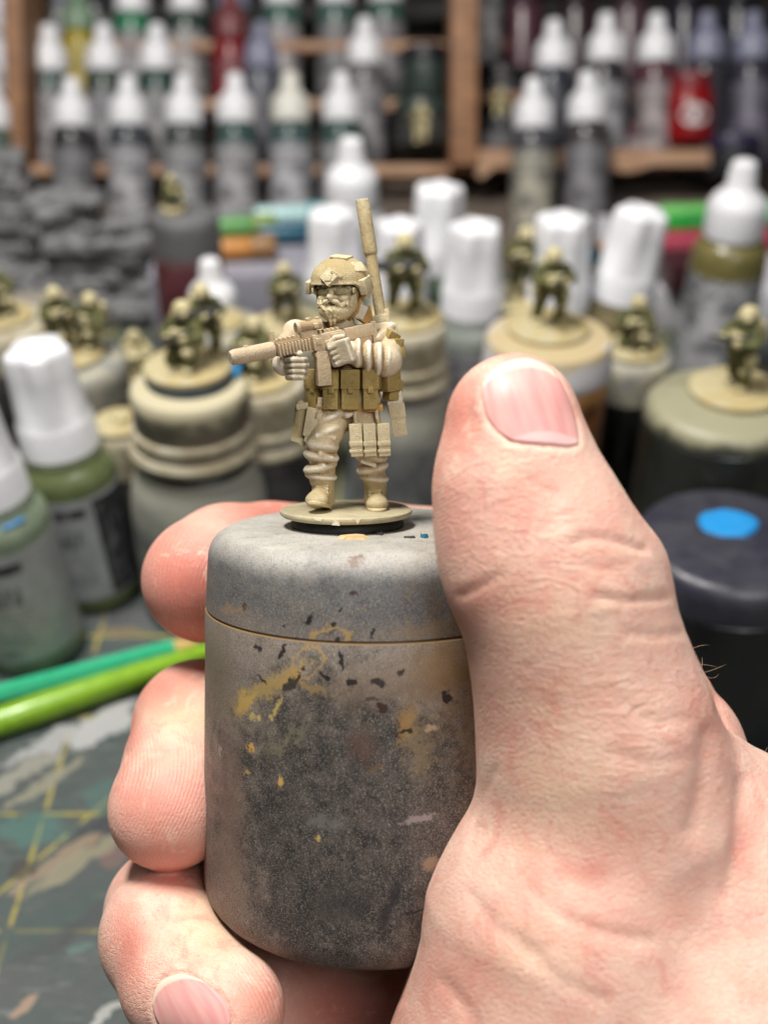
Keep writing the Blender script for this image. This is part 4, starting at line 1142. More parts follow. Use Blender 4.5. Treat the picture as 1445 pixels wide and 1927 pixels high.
def dropper_meshes():
    cap = [(0, 0.0), (0.80, 0.0), (0.90, 0.03), (0.92, 0.1), (0.92, 0.95), (0.88, 1.08), (0.74, 1.3), (0.52, 1.5), (0.45, 1.62), (0.42, 2.1), (0.36, 2.3), (0.25, 2.38), (0, 2.4)]
    def rib(a, r, z): return r*(1-0.02*(0.5+0.5*math.cos(30*a))) if 0.1 <= z <= 0.96 else r
    MESH['d_cap'] = lathe('cap', cap, 60, 35, rib)
    MESH['w_body'] = lathe('bottle_body', [(0, 0), (1.05, 0), (1.15, 0.06), (1.18, 0.2), (1.18, 4.45), (1.14, 4.7), (1.0, 4.95), (0.82, 5.05), (0.78, 5.1), (0.78, 5.35), (0, 5.35)], 32, 40)
    MESH['w_label'] = lathe('label', [(1.19, 0.35), (1.2, 0.35), (1.2, 4.0), (1.19, 4.0)], 32, 40)
    MESH['d_body'] = lathe('bottle_body', [(0, 0), (0.9, 0), (0.99, 0.06), (1.01, 0.2), (1.01, 4.5), (0.99, 4.75), (0.9, 4.95), (0.80, 5.05), (0.78, 5.1), (0.78, 5.35), (0, 5.35)], 32, 40)
    MESH['d_label'] = lathe('label', [(1.02, 0.35), (1.03, 0.35), (1.03, 4.05), (1.02, 4.05)], 32, 40)
    MESH['w_cap'] = MESH['d_cap']
    # fluted screw cap
    fc = [(0, 0), (0.93, 0), (0.99, 0.04), (1.0, 0.12), (0.985, 0.2), (0.965, 0.95), (0.94, 1.0), (0.93, 1.03), (0.90, 1.15), (0.86, 2.2), (0.83, 2.75), (0.79, 2.86), (0.66, 2.94), (0.35, 2.96), (0.28, 2.9), (0, 2.86)]
    def flute(a, r, z):
        if z <= 0.97 and z >= 0.2: return r*(1-0.012*(0.5+0.5*math.cos(48*a)))
        if z < 1.03: return r
        k = min((z-1.03)/0.5, 1.0)
        q = 0.5+0.5*math.cos(5*a+0.4)
        return r*(1-0.19*k*(1-q**0.8)) if r > 0.4 else r*(1-0.1*(1-q))
    MESH['f_cap'] = lathe('cap', fc, 96, 38, flute)
    MESH['f_body'] = lathe('bottle_body', [(0, 0), (1.08, 0), (1.2, 0.07), (1.23, 0.25), (1.23, 3.75), (1.2, 3.95), (1.05, 4.15), (1.0, 4.22), (1.0, 4.5), (0, 4.5)], 40, 40)
    MESH['f_label'] = lathe('label', [(1.24, 0.45), (1.25, 0.45), (1.25, 3.5), (1.24, 3.5)], 40, 40)
dropper_meshes()
def dropper(M, label, group, paintc, labelc, capm=None, kind='d', s=1.0, lm=None, name='dropper_bottle', bm_=None):
    t = thing(name, label, 'bottle', M @ Matrix.Scale(s, 4), group)
    b = new_obj('body', MESH[kind+'_body'], None, t); set_mat(b, bm_ or paint('bottle_%d_%d_%d' % paintc, paintc, 0.3, 0.12, 1.5, 0.0))
    if labelc is not None:
        l = new_obj('label', MESH[kind+'_label'], None, t); set_mat(l, lm or label_mat('label_%d_%d_%d' % labelc, labelc))
    c = new_obj('cap', MESH[kind+'_cap'], None, t); set_mat(c, capm or M_WHITE); c.location = (0, 0, 4.3 if kind == 'f' else 5.1)
    return t

# ---- small background figures
def figure_proto(pose):
    R = Sculpt((-0.75, -0.65, 0.0), (0.75, 0.65, 2.1), 0.035)
    H = Sculpt((-0.75, -0.65, 0.0), (0.75, 0.65, 2.1), 0.035)
    G = Sculpt((-0.75, -0.65, 0.0), (0.75, 0.65, 2.1), 0.035)
    W = Sculpt((-0.9, -1.0, 0.0), (0.9, 0.65, 2.1), 0.035)
    dz = 0 if pose != 'kneel' else -0.42
    if pose == 'kneel':
        R.chain([(0.1, 0, 0.62, .19), (0.28, -0.38, 0.5, .15), (0.26, -0.34, 0.1, .12)], .05); R.chain([(-0.1, 0, 0.62, .19), (-0.26, -0.18, 0.16, .15), (-0.22, 0.35, 0.12, .12)], .05)
    else:
        R.chain([(0.12, 0, 0.95, .19), (0.24, -0.1, 0.55, .15), (0.24, -0.02, 0.12, .12)], .05); R.chain([(-0.12, 0, 0.95, .19), (-0.22, 0.06, 0.55, .15), (-0.26, 0.14, 0.12, .12)], .05)
    R.ell((0, 0, 1.12+dz), (.27, .2, .3), .06); R.ell((0, 0, 1.33+dz), (.31, .2, .18), .06)
    R.chain([(0.3, 0, 1.38+dz, .12), (0.42, -0.12, 1.15+dz, .11), (0.2, -0.38, 1.18+dz, .09)], .05); R.chain([(-0.3, 0, 1.38+dz, .12), (-0.42, -0.14, 1.15+dz, .11), (-0.16, -0.46, 1.22+dz, .09)], .05)
    R.ell((0, -0.02, 1.6+dz), (.13, .14, .16), .05)
    H.ell((0, 0.0, 1.70+dz), (.20, .22, .18)); H.box((0, 0, 1.62+dz), (.19, .21, .05), .04, .05)
    G.box((0, -0.2, 1.15+dz), (.22, .09, .16), .05, .03); G.box((0, 0.28, 1.25+dz), (.22, .13, .26), .07, .03); G.ell((0.2, -0.42, 1.19+dz), (.1, .1, .1)); G.ell((-0.14, -0.5, 1.23+dz), (.1, .1, .1))
    G.box((.33, -.05, .78+dz*.6), (.09, .13, .13), .04, .03); G.box((-.33, .05, .8+dz*.6), (.09, .13, .13), .04, .03)
    if pose == 'kneel': G.ell((0.28, -0.44, 0.5), (.15, .12, .13)); G.ell((0.27, -0.4, 0.1), (.13, .2, .09)); G.ell((-0.24, 0.34, 0.1), (.12, .2, .09))
    else: G.ell((0.25, -0.16, 0.54), (.13, .1, .13)); G.ell((0.25, -0.1, 0.08), (.12, .2, .09)); G.ell((-0.27, 0.08, 0.08), (.12, .2, .09))
    W.chain([(-0.28, -0.75, 1.27+dz, .035), (0.1, -0.42, 1.27+dz, .055), (0.3, -0.15, 1.3+dz, .06)], .02); W.box((0.02, -0.45, 1.14+dz), (.04, .06, .12), .02, .02)
    if pose == 'gunner': W.chain([(-0.7, -0.25, 1.25, .12), (0.25, -0.3, 1.25, .12)], .03)
    out = {}
    for n, S in (('body', R), ('helmet', H), ('gear', G), ('rifle', W)):
        V, Q = S.net(); out[n] = mesh_np(n, relax(V, Q, 1, 0.3), Q)
    return out
PROTO = {p: figure_proto(p) for p in ('stand', 'kneel', 'gunner')}
MESH['fbase'] = lathe('base', [(0, 0), (0.94, 0), (1.0, 0.03), (1.0, 0.13), (0.95, 0.17), (0.86, 0.19), (0, 0.2)], 40, 40)
M_OLIVE = paint('fig_olive', (98, 98, 52), 0.75, 0.2, 4.0, 0.3, (62, 64, 34), grain=20)
M_FGEAR = paint('fig_cream', (206, 196, 156), 0.75, 0.2, 5.0, 0.3, (156, 142, 98), grain=20)
M_FDARK = paint('fig_dark', (58, 58, 52), 0.7, 0.2, 4.0)
def figure(p, pose, yaw, label, s=1.0, base_r=1.0, olive=True, rifle=None, lean=0, base=True):
    """a small painted figure standing on its round base, its lowest point at p"""
    t = thing('miniature_figure', label, 'miniature', Matrix.Translation(p) @ Matrix.Rotation(rad(yaw), 4, 'Z') @ Matrix.Rotation(rad(lean), 4, 'Y'), 'small soldier miniatures in the background')
    for n in ('body', 'helmet', 'gear', 'rifle'):
        m = {'body': M_OLIVE if olive else M_FGEAR, 'helmet': M_FGEAR, 'gear': M_FGEAR, 'rifle': rifle or M_FDARK}[n]
        o = new_obj(n, PROTO[pose][n], None, t); set_mat(o, m); o.scale = (s, s, s); o.location = (0, 0, 0.16 if base else 0)
        if n == 'gear': o['kind'] = 'stuff'
    if base:
        o = new_obj('base', MESH['fbase'], None, t); set_mat(o, M_BASE); o.scale = (base_r, base_r, 1)
    return t

# ---- jars and pots used as holders
def holder(px, py, h, rpx, style, name, label, lidm, bodym, group=None, lidh=1.2):
    top = T(px, py, h); r = rpx*depth(top)/FPX
    t = thing(name, label, 'jar' if style != 'drum' else 'pot', Matrix.Translation((top.x, top.y, 0)), group)
    if style == 'jar':
        rb = r*1.22
        b = lathe('body', [(0, 0), (rb*0.9, 0), (rb, 0.15), (rb*1.02, h-3.6), (rb*0.99, h-3.0), (rb*0.93, h-2.55), (rb*0.84, h-2.2), (rb*0.8, h-2.0), (r*0.94, h-1.95), (r*0.94, h-0.2), (0, h-0.2)], 48, 40)
        new_obj('body', b, bodym, t)
        new_obj('glass_ring', lathe('ring', [(r*0.95, h-1.75), (r*1.08, h-1.75), (r*1.13, h-1.6), (r*1.08, h-1.45), (r*0.95, h-1.42)], 48, 40), lidm, t)
        new_obj('lid', lathe('lid', fillet(r*1.05, h-1.32, h-1.0, 0.06, 0.1)+[], 48, 40), lidm, t)
        def rb_(a, rr, z): return rr*(1-0.012*(0.5+0.5*math.cos(60*a)))
        new_obj('lid_grip', lathe('grip', [(r*0.97, h-1.01), (r*0.99, h-0.95), (r*0.99, h-0.45), (r*1.0, h-0.42), (r*1.0, h-0.12), (r*0.95, h-0.02), (r*0.86, h), (0, h)], 120, 40, rb_), M_RIBS if h > 6.4 else lidm, t)
    elif style == 'tin':
        new_obj('body', lathe('body', [(0, 0), (r*0.93, 0), (r*0.97, 0.1), (r*0.97, h-lidh-0.35), (r*0.9, h-lidh-0.1), (r*0.86, h-lidh), (r*.86, h-.3), (0, h-.3)], 48, 40), bodym, t)
        def rb_(a, rr, z): return rr*(1-0.012*(0.5+0.5*math.cos(64*a)))
        new_obj('lid', lathe('lid', [(r*0.88, h-lidh), (r*1.0, h-lidh), (r*1.02, h-lidh+0.08), (r*1.0, h-lidh+0.3), (r*0.99, h-lidh+0.34), (r*0.99, h-0.14), (r*0.95, h-0.03), (r*0.88, h), (0, h)], 128, 40, rb_), lidm, t)
    else:
        new_obj('body', lathe('body', [(0, 0), (r*0.94, 0), (r, 0.12), (r*1.0, h-lidh-0.05), (r*0.985, h-lidh-0.02), (r*0.98, h-lidh), (0, h-lidh)], 56, 40), bodym, t)
        new_obj('lid', lathe('lid', [(0, h-lidh+0.01), (r*1.0, h-lidh+0.01), (r*1.0, h-0.42), (r*0.985, h-0.24), (r*0.93, h-0.08), (r*0.85, h-0.015), (0, h)], 56, 40), lidm, t)
    return Vector((top.x, top.y, h))
def over(name, c, c2, top, z0, z1, neck=None):
    """jar sides sprayed over: top tone settling downwards into c (overspray that reached only the shoulders)"""
    s = NT(name); co = s.coord(); z = s.sep(co)[2]
    n = s.noise(1.2, 4, 0.6, co)
    f = s.step(s.math('ADD', z, s.math('MULTIPLY', s.math('SUBTRACT', n, 0.5), 1.2)), z0, z1)
    r_ = s.mix(f, s.mix(s.step(n, .35, .65), lin(c), lin(c2)), lin(top))
    if neck: r_ = s.mix(s.step(z, neck, neck+.08), r_, lin((50, 46, 42)))
    s.col(r_); s.rough(0.45)
    s.nrm(s.bump(s.noise(35, 3, 0.6, co), 0.2, 0.02)); return s.m

# ================================================================== left foreground: two bottles, pencil, brush
def on_table(px, py, lean=0): p = T(px, py, 0.0); return Matrix.Translation((p.x, p.y, 0.001)) @ Matrix.Translation((-1.2, 0, 0)) @ Matrix.Rotation(rad(-lean), 4, 'Y') @ Matrix.Translation((1.2, 0, 0))
def big_label_mat(name, c, band, block=True):
    s = NT(name); co = s.coord(); x, y, z = s.sep(co)
    ang = s.math('ARCTAN2', s.math('ADD', x, 0.0), s.math('MULTIPLY', y, -1.0))
    n = s.noise(1.5, 4, 0.6, co)
    base = s.mix(s.step(n, .3, .7), lin(c), lin(tuple(v*.9 for v in c)))
    mp = s.n('ShaderNodeMapping'); s.link(co, mp.inputs[0]); mp.inputs['Scale'].default_value = (7, 7, 1.2)
    gl = s.noise(1.4, 2, 0.6, mp.outputs[0])
    def band_(z0, z1, a0, a1): return s.math('MULTIPLY', s.math('MULTIPLY', s.step(z, z0-.03, z0+.03), s.step(z, z1+.03, z1-.03)), s.math('MULTIPLY', s.step(ang, a0-.04, a0+.04), s.step(ang, a1+.04, a1-.04)))
    base = s.mix(s.math('MULTIPLY', band_(3.0, 3.26, *band), s.step(gl, .36, .42)), base, lin((46, 44, 50)))
    base = s.mix(s.math('MULTIPLY', band_(2.1, 2.62, band[0], band[1]*.75), s.step(gl, .42, .5, 0, .75)), base, lin((70, 78, 76)))
    st = s.math('FRACT', s.math('MULTIPLY', z, 6.5))
    base = s.mix(s.math('MULTIPLY', s.math('MULTIPLY', s.step(st, .5, .56), s.step(gl, .4, .5)), s.math('MULTIPLY', band_(0.9, 2.0, band[0], band[1]), .5)), base, lin((82, 92, 88)))
    if block: base = s.mix(band_(0.5, 3.4, 0.62, 1.6), base, lin((44, 44, 48)))
    base = s.mix(s.math('MULTIPLY', s.math('MULTIPLY', band_(0.7, 3.2, 0.7, 1.5), s.step(gl, .5, .6)), .35), base, lin((150, 150, 154)))
    base = s.mix(s.math('MULTIPLY', band_(0.58, 0.8, band[0], band[0]+.5), s.step(gl, .4, .5, 0, .6)), base, lin((70, 74, 76)))
    s.col(base); s.rough(0.4); return s.m
t = dropper(on_table(188, 1108, 4.5), 'white fluted cap bottle of olive green paint, black block on its grey label', 'white fluted cap paint bottles', (104, 114, 76), (150, 150, 156), kind='f', s=1.0, lm=big_label_mat('label_olive', (166, 166, 172), (-0.75, 0.45)))
t = dropper(on_table(70, 1218, 5), 'white fluted cap bottle of sage green paint cut by the left edge', 'white fluted cap paint bottles', (128, 142, 120), (150, 150, 154), kind='f', s=1.02, lm=big_label_mat('label_sage', (168, 168, 170), (-0.3, 0.6), False))
bm = bmesh.new(); tube_bm(bm, [(1.03*math.cos(a)*1.02, 1.03*math.sin(a)*1.02, 4.12) for a in [rad(-62+i*6) for i in range(6)]], 0.07, 8)
o = new_obj('paint_mark', bm_mesh('mark', bm, True), paint('mark_blue', (70, 140, 196), 0.5), t)
def lay(px0, py0, px1, py1, z, prof, name, label, cat, m, parts=()):
    a = T(px0, py0, z); b_ = T(px1, py1, z); L = (b_-a).length
    d = (b_-a).normalized(); q = d.to_track_quat('Z', 'Y').to_matrix().to_4x4(); q.translation = a
    t = thing(name, label, cat, q)
    for pn, seg, sh, mm, pr in [('shaft', prof[0], prof[1], m, prof[2])]+list(parts):
        new_obj(pn, lathe(pn, [(r, zz*L) for r, zz in pr], seg, sh), mm, t)
    return t
lay(-60, 1321, 386, 1206, 0.24, (6, 20, [(0, 0), (.24, 0), (.24, .86), (.235, .865)]), 'pencil', 'teal green coloured pencil with a bare wood point lying on the mat', 'pencil', paint('pencil_teal', (58, 186, 138), 0.3, 0.05),
    [('wood_point', 12, 40, paint('bare_wood', (226, 188, 118), 0.6), [(.235, .865), (.10, .965)]), ('lead', 12, 40, paint('lead_teal', (40, 150, 110), .5), [(.1, .965), (0, 1.0)])])
lay(-80, 1385, 470, 1200, 0.36, (20, 60, [(0, 0), (.2, .002), (.34, .05), (.36, .25), (.30, .6), (.2, .9), (.13, 1.0), (0, 1.0)]), 'paint_brush', 'lime green lacquered brush handle lying below the teal pencil', 'brush', paint('brush_lime', (140, 186, 44), 0.2, 0.08),
    [('ferrule', 16, 40, paint('ferrule', (190, 190, 194), .25), [(.13, 1.0), (.12, 1.12), (.09, 1.2)]), ('bristles', 12, 40, paint('bristle', (60, 40, 28), .7), [(.09, 1.2), (.1, 1.24), (0, 1.34)])])

# ================================================================== jars, pots and figures in the middle distance
G1 = 'jars and pots holding miniatures'
M_JARG = over('jar_grey', (92, 93, 94), (128, 128, 126), (162, 161, 148), 2.6, 4.2, 4.36)
M_DARKJ = over('jar_dark', (42, 42, 44), (60, 58, 58), (100, 98, 92), 4.2, 5.2)
M_RIBS = over('lid_ribs', (96, 88, 76), (122, 113, 98), (190, 181, 152), 6.0, 6.36)
M_AMBER = over('jar_amber', (74, 46, 28), (130, 78, 32), (190, 140, 84), 4.8, 5.6)
M_LIDW = paint('lid_pale', (214, 206, 190), 0.5, 0.1, 1.5, 0.2, (186, 176, 150))
M_LIDG = paint('lid_grey', (132, 132, 128), 0.6, 0.12, 1.5, 0.3, (176, 170, 146))
M_DRUM = paint('drum_dark', (44, 46, 40), 0.35, 0.15, 0.8, 0.1, (30, 32, 29))
M_INDIGO = paint('drum_indigo', (46, 46, 58), 0.38, 0.12, 0.9, 0.15, (64, 64, 70))
M_BLK = paint('drum_black', (26, 27, 28), 0.3, 0.1, 1.0, 0.05)

p = holder(355, 722, 6.5, 112, 'jar', 'glass_jar', 'big grey oversprayed glass jar with ribbed cream lid, left of the rifle muzzle', M_CREAM, M_JARG, G1)
bt = thing('tape_disc', 'dark blue putty pad under the kneeling figures on the big cream lid', 'pad', Matrix.Translation(p+Vector((0.0, 0.25, 0.002))))
new_obj('disc', lathe('disc', [(0, 0), (1.05, 0), (1.08, 0.1), (1.02, 0.24), (0, 0.24)], 32), paint('putty_slate', (70, 84, 96), .6, .2, 2), bt)
bm = bmesh.new(); box_bm(bm, (0.98, 0.22, 0.13), (0.24, 0.3, 0.1), 0.08); new_obj('blue_blob', bm_mesh('blob', bm, True), paint('putty_blue', (48, 144, 204), .5), bt)
q = p+Vector((-0.02, 0.25, 0.245))
figure(q, 'kneel', -20, 'kneeling cream and olive figure on the big cream jar lid, left of the rifle muzzle', 1.12, 1.06)
figure(q+Vector((0.42, 0.42, 0.16)), 'gunner', 30, 'cream helmeted gunner with a black weapon behind the kneeling figure on the big jar', 1.0, base=False, rifle=M_BLACKP)

p = holder(130, 672, 5.4, 108, 'drum', 'paint_pot', 'grey lidded pot behind the fluted cap of the olive bottle', M_LIDG, over('pot_maroon', (92, 70, 70), (110, 90, 86), (140, 134, 122), 3.6, 4.4), G1)
figure(p+Vector((-0.15, 0.1, 0.002)), 'stand', 25, 'olive figure holding a rifle on the grey pot behind the olive bottle', 0.98, 1.1)
figure(p+Vector((0.66, 0.45, 0.19)), 'kneel', -35, 'cream helmeted figure on the right half of the base behind the olive bottle', 1.02, base=False)
p = holder(8, 600, 5.0, 92, 'drum', 'paint_pot', 'pale topped pot cut by the left edge under a cream miniature', M_CREAM, M_DARKJ, G1)
figure(p+Vector((-0.15, 0, 0.002)), 'kneel', 20, 'cream miniature on the pot cut by the left edge', 1.15, 1.0)
p = holder(232, 800, 4.6, 62, 'drum', 'paint_pot', 'small pale pot squeezed between the olive bottle and the big grey jar', M_CREAM, M_DARKJ, G1)
b_ = thing('empty_base', 'round cream base with a lump of putty on the small pale pot', 'base', Matrix.Translation(p+Vector((-0.05, 0, 0.002))))
o = new_obj('base', MESH['fbase'], None, b_); set_mat(o, M_BASE); o.scale = (.75, .75, .8)
S = Sculpt((-.4, -.4, 0), (.4, .4, .5), .035); S.ell((0.05, 0, .2), (.22, .2, .16)); S.ell((-.12, .05, .17), (.15, .13, .1), .08); V, Q = S.net()
new_obj('lump', mesh_np('lump', V, Q), M_FGEAR, b_)
p = holder(262, 712, 3.6, 60, 'drum', 'paint_pot', 'low cream pot with a tiny crouching figure left of the big grey jar', M_CREAM, M_DARKJ, G1)
figure(p+Vector((0, 0, 0.002)), 'kneel', 60, 'tiny crouching cream figure left of the big jar lid', 0.95, 0.8, olive=False, rifle=M_FGEAR)
p = holder(420, 606, 4.6, 78, 'drum', 'paint_pot', 'pale grey pot behind the kneeling figures', M_LIDG, M_DARKJ, G1)
b_ = thing('empty_base', 'bare cream base lying on the pale grey pot behind the kneeling figures', 'base', Matrix.Translation(p+Vector((-.2, 0, .002))))
o = new_obj('base', MESH['fbase'], None, b_); set_mat(o, M_BASE); o.scale = (.85, .85, .8)
p = holder(540, 616, 5.0, 80, 'drum', 'paint_pot', 'cream topped pot behind the scope of the rifle', M_CREAM, M_DARKJ, G1)
figure(p+Vector((0, 0, .002)), 'stand', 15, 'blurred olive figure on the pot behind the scope of the rifle', 0.98, 1.0)
p = holder(492, 716, 6.0, 84, 'jar', 'glass_jar', 'dark jar with cream lid behind the silencer of the rifle', M_CREAM, M_DARKJ, G1)
figure(p+Vector((-.12, 0.1, .002)), 'kneel', -30, 'small crouching figure on the dark jar behind the silencer', 1.05, 1.0)
bm = bmesh.new(); box_bm(bm, (0.35, -0.9, 0.0), (0.5, 0.25, 0.09), 0.05)
p = holder(757, 604, 6.4, 84, 'jar', 'glass_jar', 'grey jar with cream lid behind the shoulder of the sharp soldier', M_CREAM, M_JARG, G1)
figure(p+Vector((0.05, 0.1, .002)), 'gunner', 5, 'olive figure with a black machine gun on the jar behind the aerial', 1.2, 1.02, rifle=M_BLACKP)
p = holder(982, 566, 4.6, 98, 'drum', 'paint_pot', 'black pot left of the amber jar', M_BLACKP, M_BLK, G1)
figure(p+Vector((0, 0, .002)), 'stand', -20, 'olive and cream figure on the black pot, furthest back on the right', 1.2, 1.15)
p = holder(1033, 630, 6.5, 122, 'tin', 'glass_jar', 'amber brown jar with a white ribbed lid behind the thumb tip', over('lid_buff', (196, 194, 196), (206, 204, 206), (188, 170, 132), 6.15, 6.5), M_AMBER, G1, lidh=0.95)
figure(p+Vector((0.0, 0.3, .002)), 'stand', 10, 'olive and cream figure on the white lidded amber jar behind the thumb', 1.12, 1.08)
p = holder(1193, 662, 5.0, 76, 'drum', 'paint_pot', 'grey lidded dark pot between the amber jar and the large dark pot', M_LIDG, M_BLK, G1)
figure(p+Vector((-.05, 0, .002)), 'kneel', -15, 'kneeling olive figure on the grey lidded pot right of the amber jar', 1.05, 0.85)
p = holder(1365, 752, 6.2, 150, 'drum', 'paint_pot', 'large dark olive pot with cream dusted top at the right edge', over('lid_dusted', (62, 63, 52), (78, 78, 64), (152, 148, 122), 5.7, 6.15), M_DRUM, G1, lidh=0.5)
figure(p+Vector((0.3, 0.35, .002)), 'stand', -60, 'olive figure seen from the side on the large cream topped pot at the right edge', 1.12, 1.12)
p = holder(1378, 1008, 5.0, 182, 'drum', 'paint_pot', 'near black pot with a round blue mark on its lid at the right edge', M_INDIGO, M_BLK, G1, lidh=0.9)
bm = bmesh.new(); rnd = random.Random(3); N = 72
ring = [(0.64*(1+.05*math.sin(3*a+1)+.03*math.sin(4*a))*math.cos(a), 0.52*(1+.06*math.sin(2*a+2)+.025*math.sin(9*a))*math.sin(a)) for a in [2*math.pi*i/N for i in range(N)]]
lo_ = [bm.verts.new((x*1.04, y*1.04, 0)) for x, y in ring]; hi_ = [bm.verts.new((x*.95, y*.95, 0.06+.02*math.sin(5*x+2*y))) for x, y in ring]
for i in range(N): bm.faces.new((lo_[i], lo_[(i+1) % N], hi_[(i+1) % N], hi_[i]))
bm.faces.new(hi_)
o = new_obj('blue_putty', bm_mesh('blue_putty', bm), paint('putty_bright', (30, 140, 208), .55, .06, 3))
o.location = p+Vector((0, 0.45, .002)); tag(o, 'flat bright blue patch of putty on the near black lid', 'putty')

# ---- fluted white caps in the middle
G2 = 'white fluted cap paint bottles'
def fl(px, py, label, pc, h=7.26, tilt=0.0, s=1.0, lean=0):
    p = T(px, py, h*s)
    return dropper(Matrix.Translation((p.x, p.y, 0.001)) @ Matrix.Translation((1.2-7*math.sin(rad(lean)), 0, 0)) @ Matrix.Rotation(rad(lean), 4, 'Y') @ Matrix.Translation((-1.2, 0, 0)) @ Matrix.Rotation(rad(tilt), 4, 'Z'), label, G2, pc, (158, 158, 160), kind='f', s=s)
fl(624, 394, 'white fluted cap bottle directly behind the helmet of the sharp soldier', (150, 150, 130), s=.96)
fl(752, 416, 'white fluted cap bottle behind the aerial of the sharp soldier', (140, 140, 120), tilt=20, s=.93)
fl(826, 348, 'tallest white fluted cap bottle, between the aerial and the thumb', (120, 140, 120), tilt=10)
fl(896, 420, 'white fluted cap bottle left of the two figures behind the thumb', (150, 156, 150), tilt=35)
fl(1060, 406, 'white fluted cap bottle behind the figure on the amber jar', (140, 140, 130), tilt=15, s=1.02)
fl(1206, 398, 'leaning white fluted cap bottle with brown neck behind the kneeling figure on the right', (120, 108, 74), tilt=40, s=1.02, lean=7)

# ---- plain dropper bottles standing on the table
G3 = 'dropper bottles with white nozzle caps'
def dr(px, py, label, pc, lc, s=1.0, capm=None):
    p = T(px, py, 7.5*s)
    return dropper(Matrix.Translation((p.x, p.y, 0.001)), label, G3, pc, lc, capm, 'w', s)
dr(661, 258, 'white nozzle cap bottle standing tallest behind the helmet', (200, 200, 200), (220, 220, 224), 1.02)
dr(1402, 300, 'white capped bottle with olive shoulders and grey label standing by the right edge', (118, 110, 66), (172, 172, 174), 1.06)
dr(394, 486, 'white capped bottle half hidden behind the kneeling figures', (190, 190, 196), (190, 190, 194), 0.80)
# ---- maroon jar with grey lid
p = holder(346, 398, 6.6, 66, 'drum', 'paint_pot', 'maroon pot with a flat grey lid under the rack, left side', paint('lid_slate', (104, 104, 106), .6, .12, 1.5, .2), over('pot_wine', (74, 34, 40), (92, 48, 52), (92, 80, 80), 4.9, 5.5), G1)
figure(p+Vector((-.3, 0, .002)), 'kneel', 30, 'faint olive figure on the grey lid of the maroon pot', 0.72, 0.42, rifle=M_OLIVE)

# ---- lumps of grey ruin
def rock(name, label, px, py, blocks, seed, s=1.0):
    p = T(px, py, 0)
    S = Sculpt((-4, -2.5, -.05), (4, 2.5, 5.4), 0.085)
    rnd = random.Random(seed)
    for c, h, a in blocks:                       # courses of flat slabs, each lying a little askew
        n = max(2, int(h[2]*2/.42)); z0 = c[2]-h[2]
        for i in range(n):
            k = rnd.uniform(.82, 1.04)*(1-.10*i/n)
            S.box((c[0]+rnd.uniform(-.2, .2), c[1]+rnd.uniform(-.15, .15), z0+(i+.5)*2*h[2]/n), (h[0]*k, h[1]*rnd.uniform(.85, 1.05), h[2]/n*.97), .06, .03, rot('Z', a+rnd.uniform(-7, 7)))
    for i in range(16):
        c, h, a = rnd.choice(blocks)
        S.box((c[0]+rnd.uniform(-.9, .9)*h[0], c[1]-h[1]*rnd.uniform(.7, 1), c[2]+rnd.uniform(-.7, 1.0)*h[2]), (rnd.uniform(.2, .6), rnd.uniform(.2, .4), rnd.uniform(.1, .2)), .03, .05, rot('Z', rnd.uniform(-30, 30)))
    V, Q = S.net(); N_ = vnormals(V, Q)
    w = sum(np.sin(V[:, 0]*f*1.1+f)*np.sin(V[:, 1]*f*.9+2*f)*np.sin(V[:, 2]*f+3*f)/f for f in (4.1, 7.3, 13.0))
    o = new_obj(name, mesh_np(name, V+N_*(w*.16)[:, None], Q), paint('rock_grey', (142, 142, 142), .85, .2, 2.6, .9, (70, 70, 72), grain=7))
    o.location = (p.x, p.y, 0); o.scale = (s, s, s)
    return tag(o, label, 'terrain', 'grey stone terrain pieces')
rock('stone_ruin', 'jagged low grey stone terrain piece beside the maroon pot', 185, 585, [((0, 0, .4), (2.3, 1.4, .4), 0), ((.3, .2, 1.6), (1.9, .9, 1.1), 4), ((-.6, .4, 2.9), (1.3, .7, .9), -6), ((1.3, .3, 2.3), (.7, .6, .9), 8)], 5, 1.2)
rock('stone_ruin', 'tall grey stone terrain piece at the left edge below the wooden post', 25, 520, [((0, 0, .4), (2.2, 1.3, .4), 0), ((-.2, .2, 2.0), (1.6, .9, 1.8), -4), ((-.2, .3, 3.6), (1.4, .7, 1.0), 6)], 9, 1.12)
# ---- tray, pens and odds and ends at the foot of the rack
def block(px, py, z0, w, d, h, name, label, cat, m, yaw=0, bev=.05):
    p = T(px, py, z0); bm = bmesh.new(); box_bm(bm, (0, 0, h/2), (w/2, d/2, h/2), bev)
    o = new_obj(name, bm_mesh(name, bm, True, rad(35)), m); o.location = (p.x, p.y, z0); o.rotation_euler = (0, 0, rad(yaw)); return tag(o, label, cat)
block(480, 560, 0.001, 7.5, 7.0, 2.4, 'plastic_tray', 'pale lavender tray between the maroon pot and the white fluted caps', 'tray', paint('tray_pale', (160, 158, 170), .4, .12), 4)
block(1330, 545, 0.001, 9.0, 8.0, 1.6, 'plastic_tray', 'white tray under the dropper bottle at the right edge', 'tray', paint('tray_white', (206, 204, 210), .4, .06), -5)
def pen(px0, px1, py, z, r, name, label, m, capm, cat='pen'):
    a = T(px0, py, z); b_ = T(px1, py-6, z); d = b_-a; L = d.length
    q = d.to_track_quat('Z', 'Y').to_matrix().to_4x4(); q.translation = a
    t = thing(name, label, cat, q)
    new_obj('barrel', lathe('barrel', fillet(r, 0, L*.62, .1, .05), 20, 40), m, t)
    new_obj('pen_cap', lathe('pen_cap', fillet(r*1.12, L*.62+.01, L, .05, .15), 20, 40), capm, t)
pen(405, 520, 428, 2.85, .42, 'marker_pen', 'green marker lying on the pale tray by the maroon pot', paint('pen_green', (96, 158, 84), .4), paint('pen_olive', (128, 150, 70), .4))
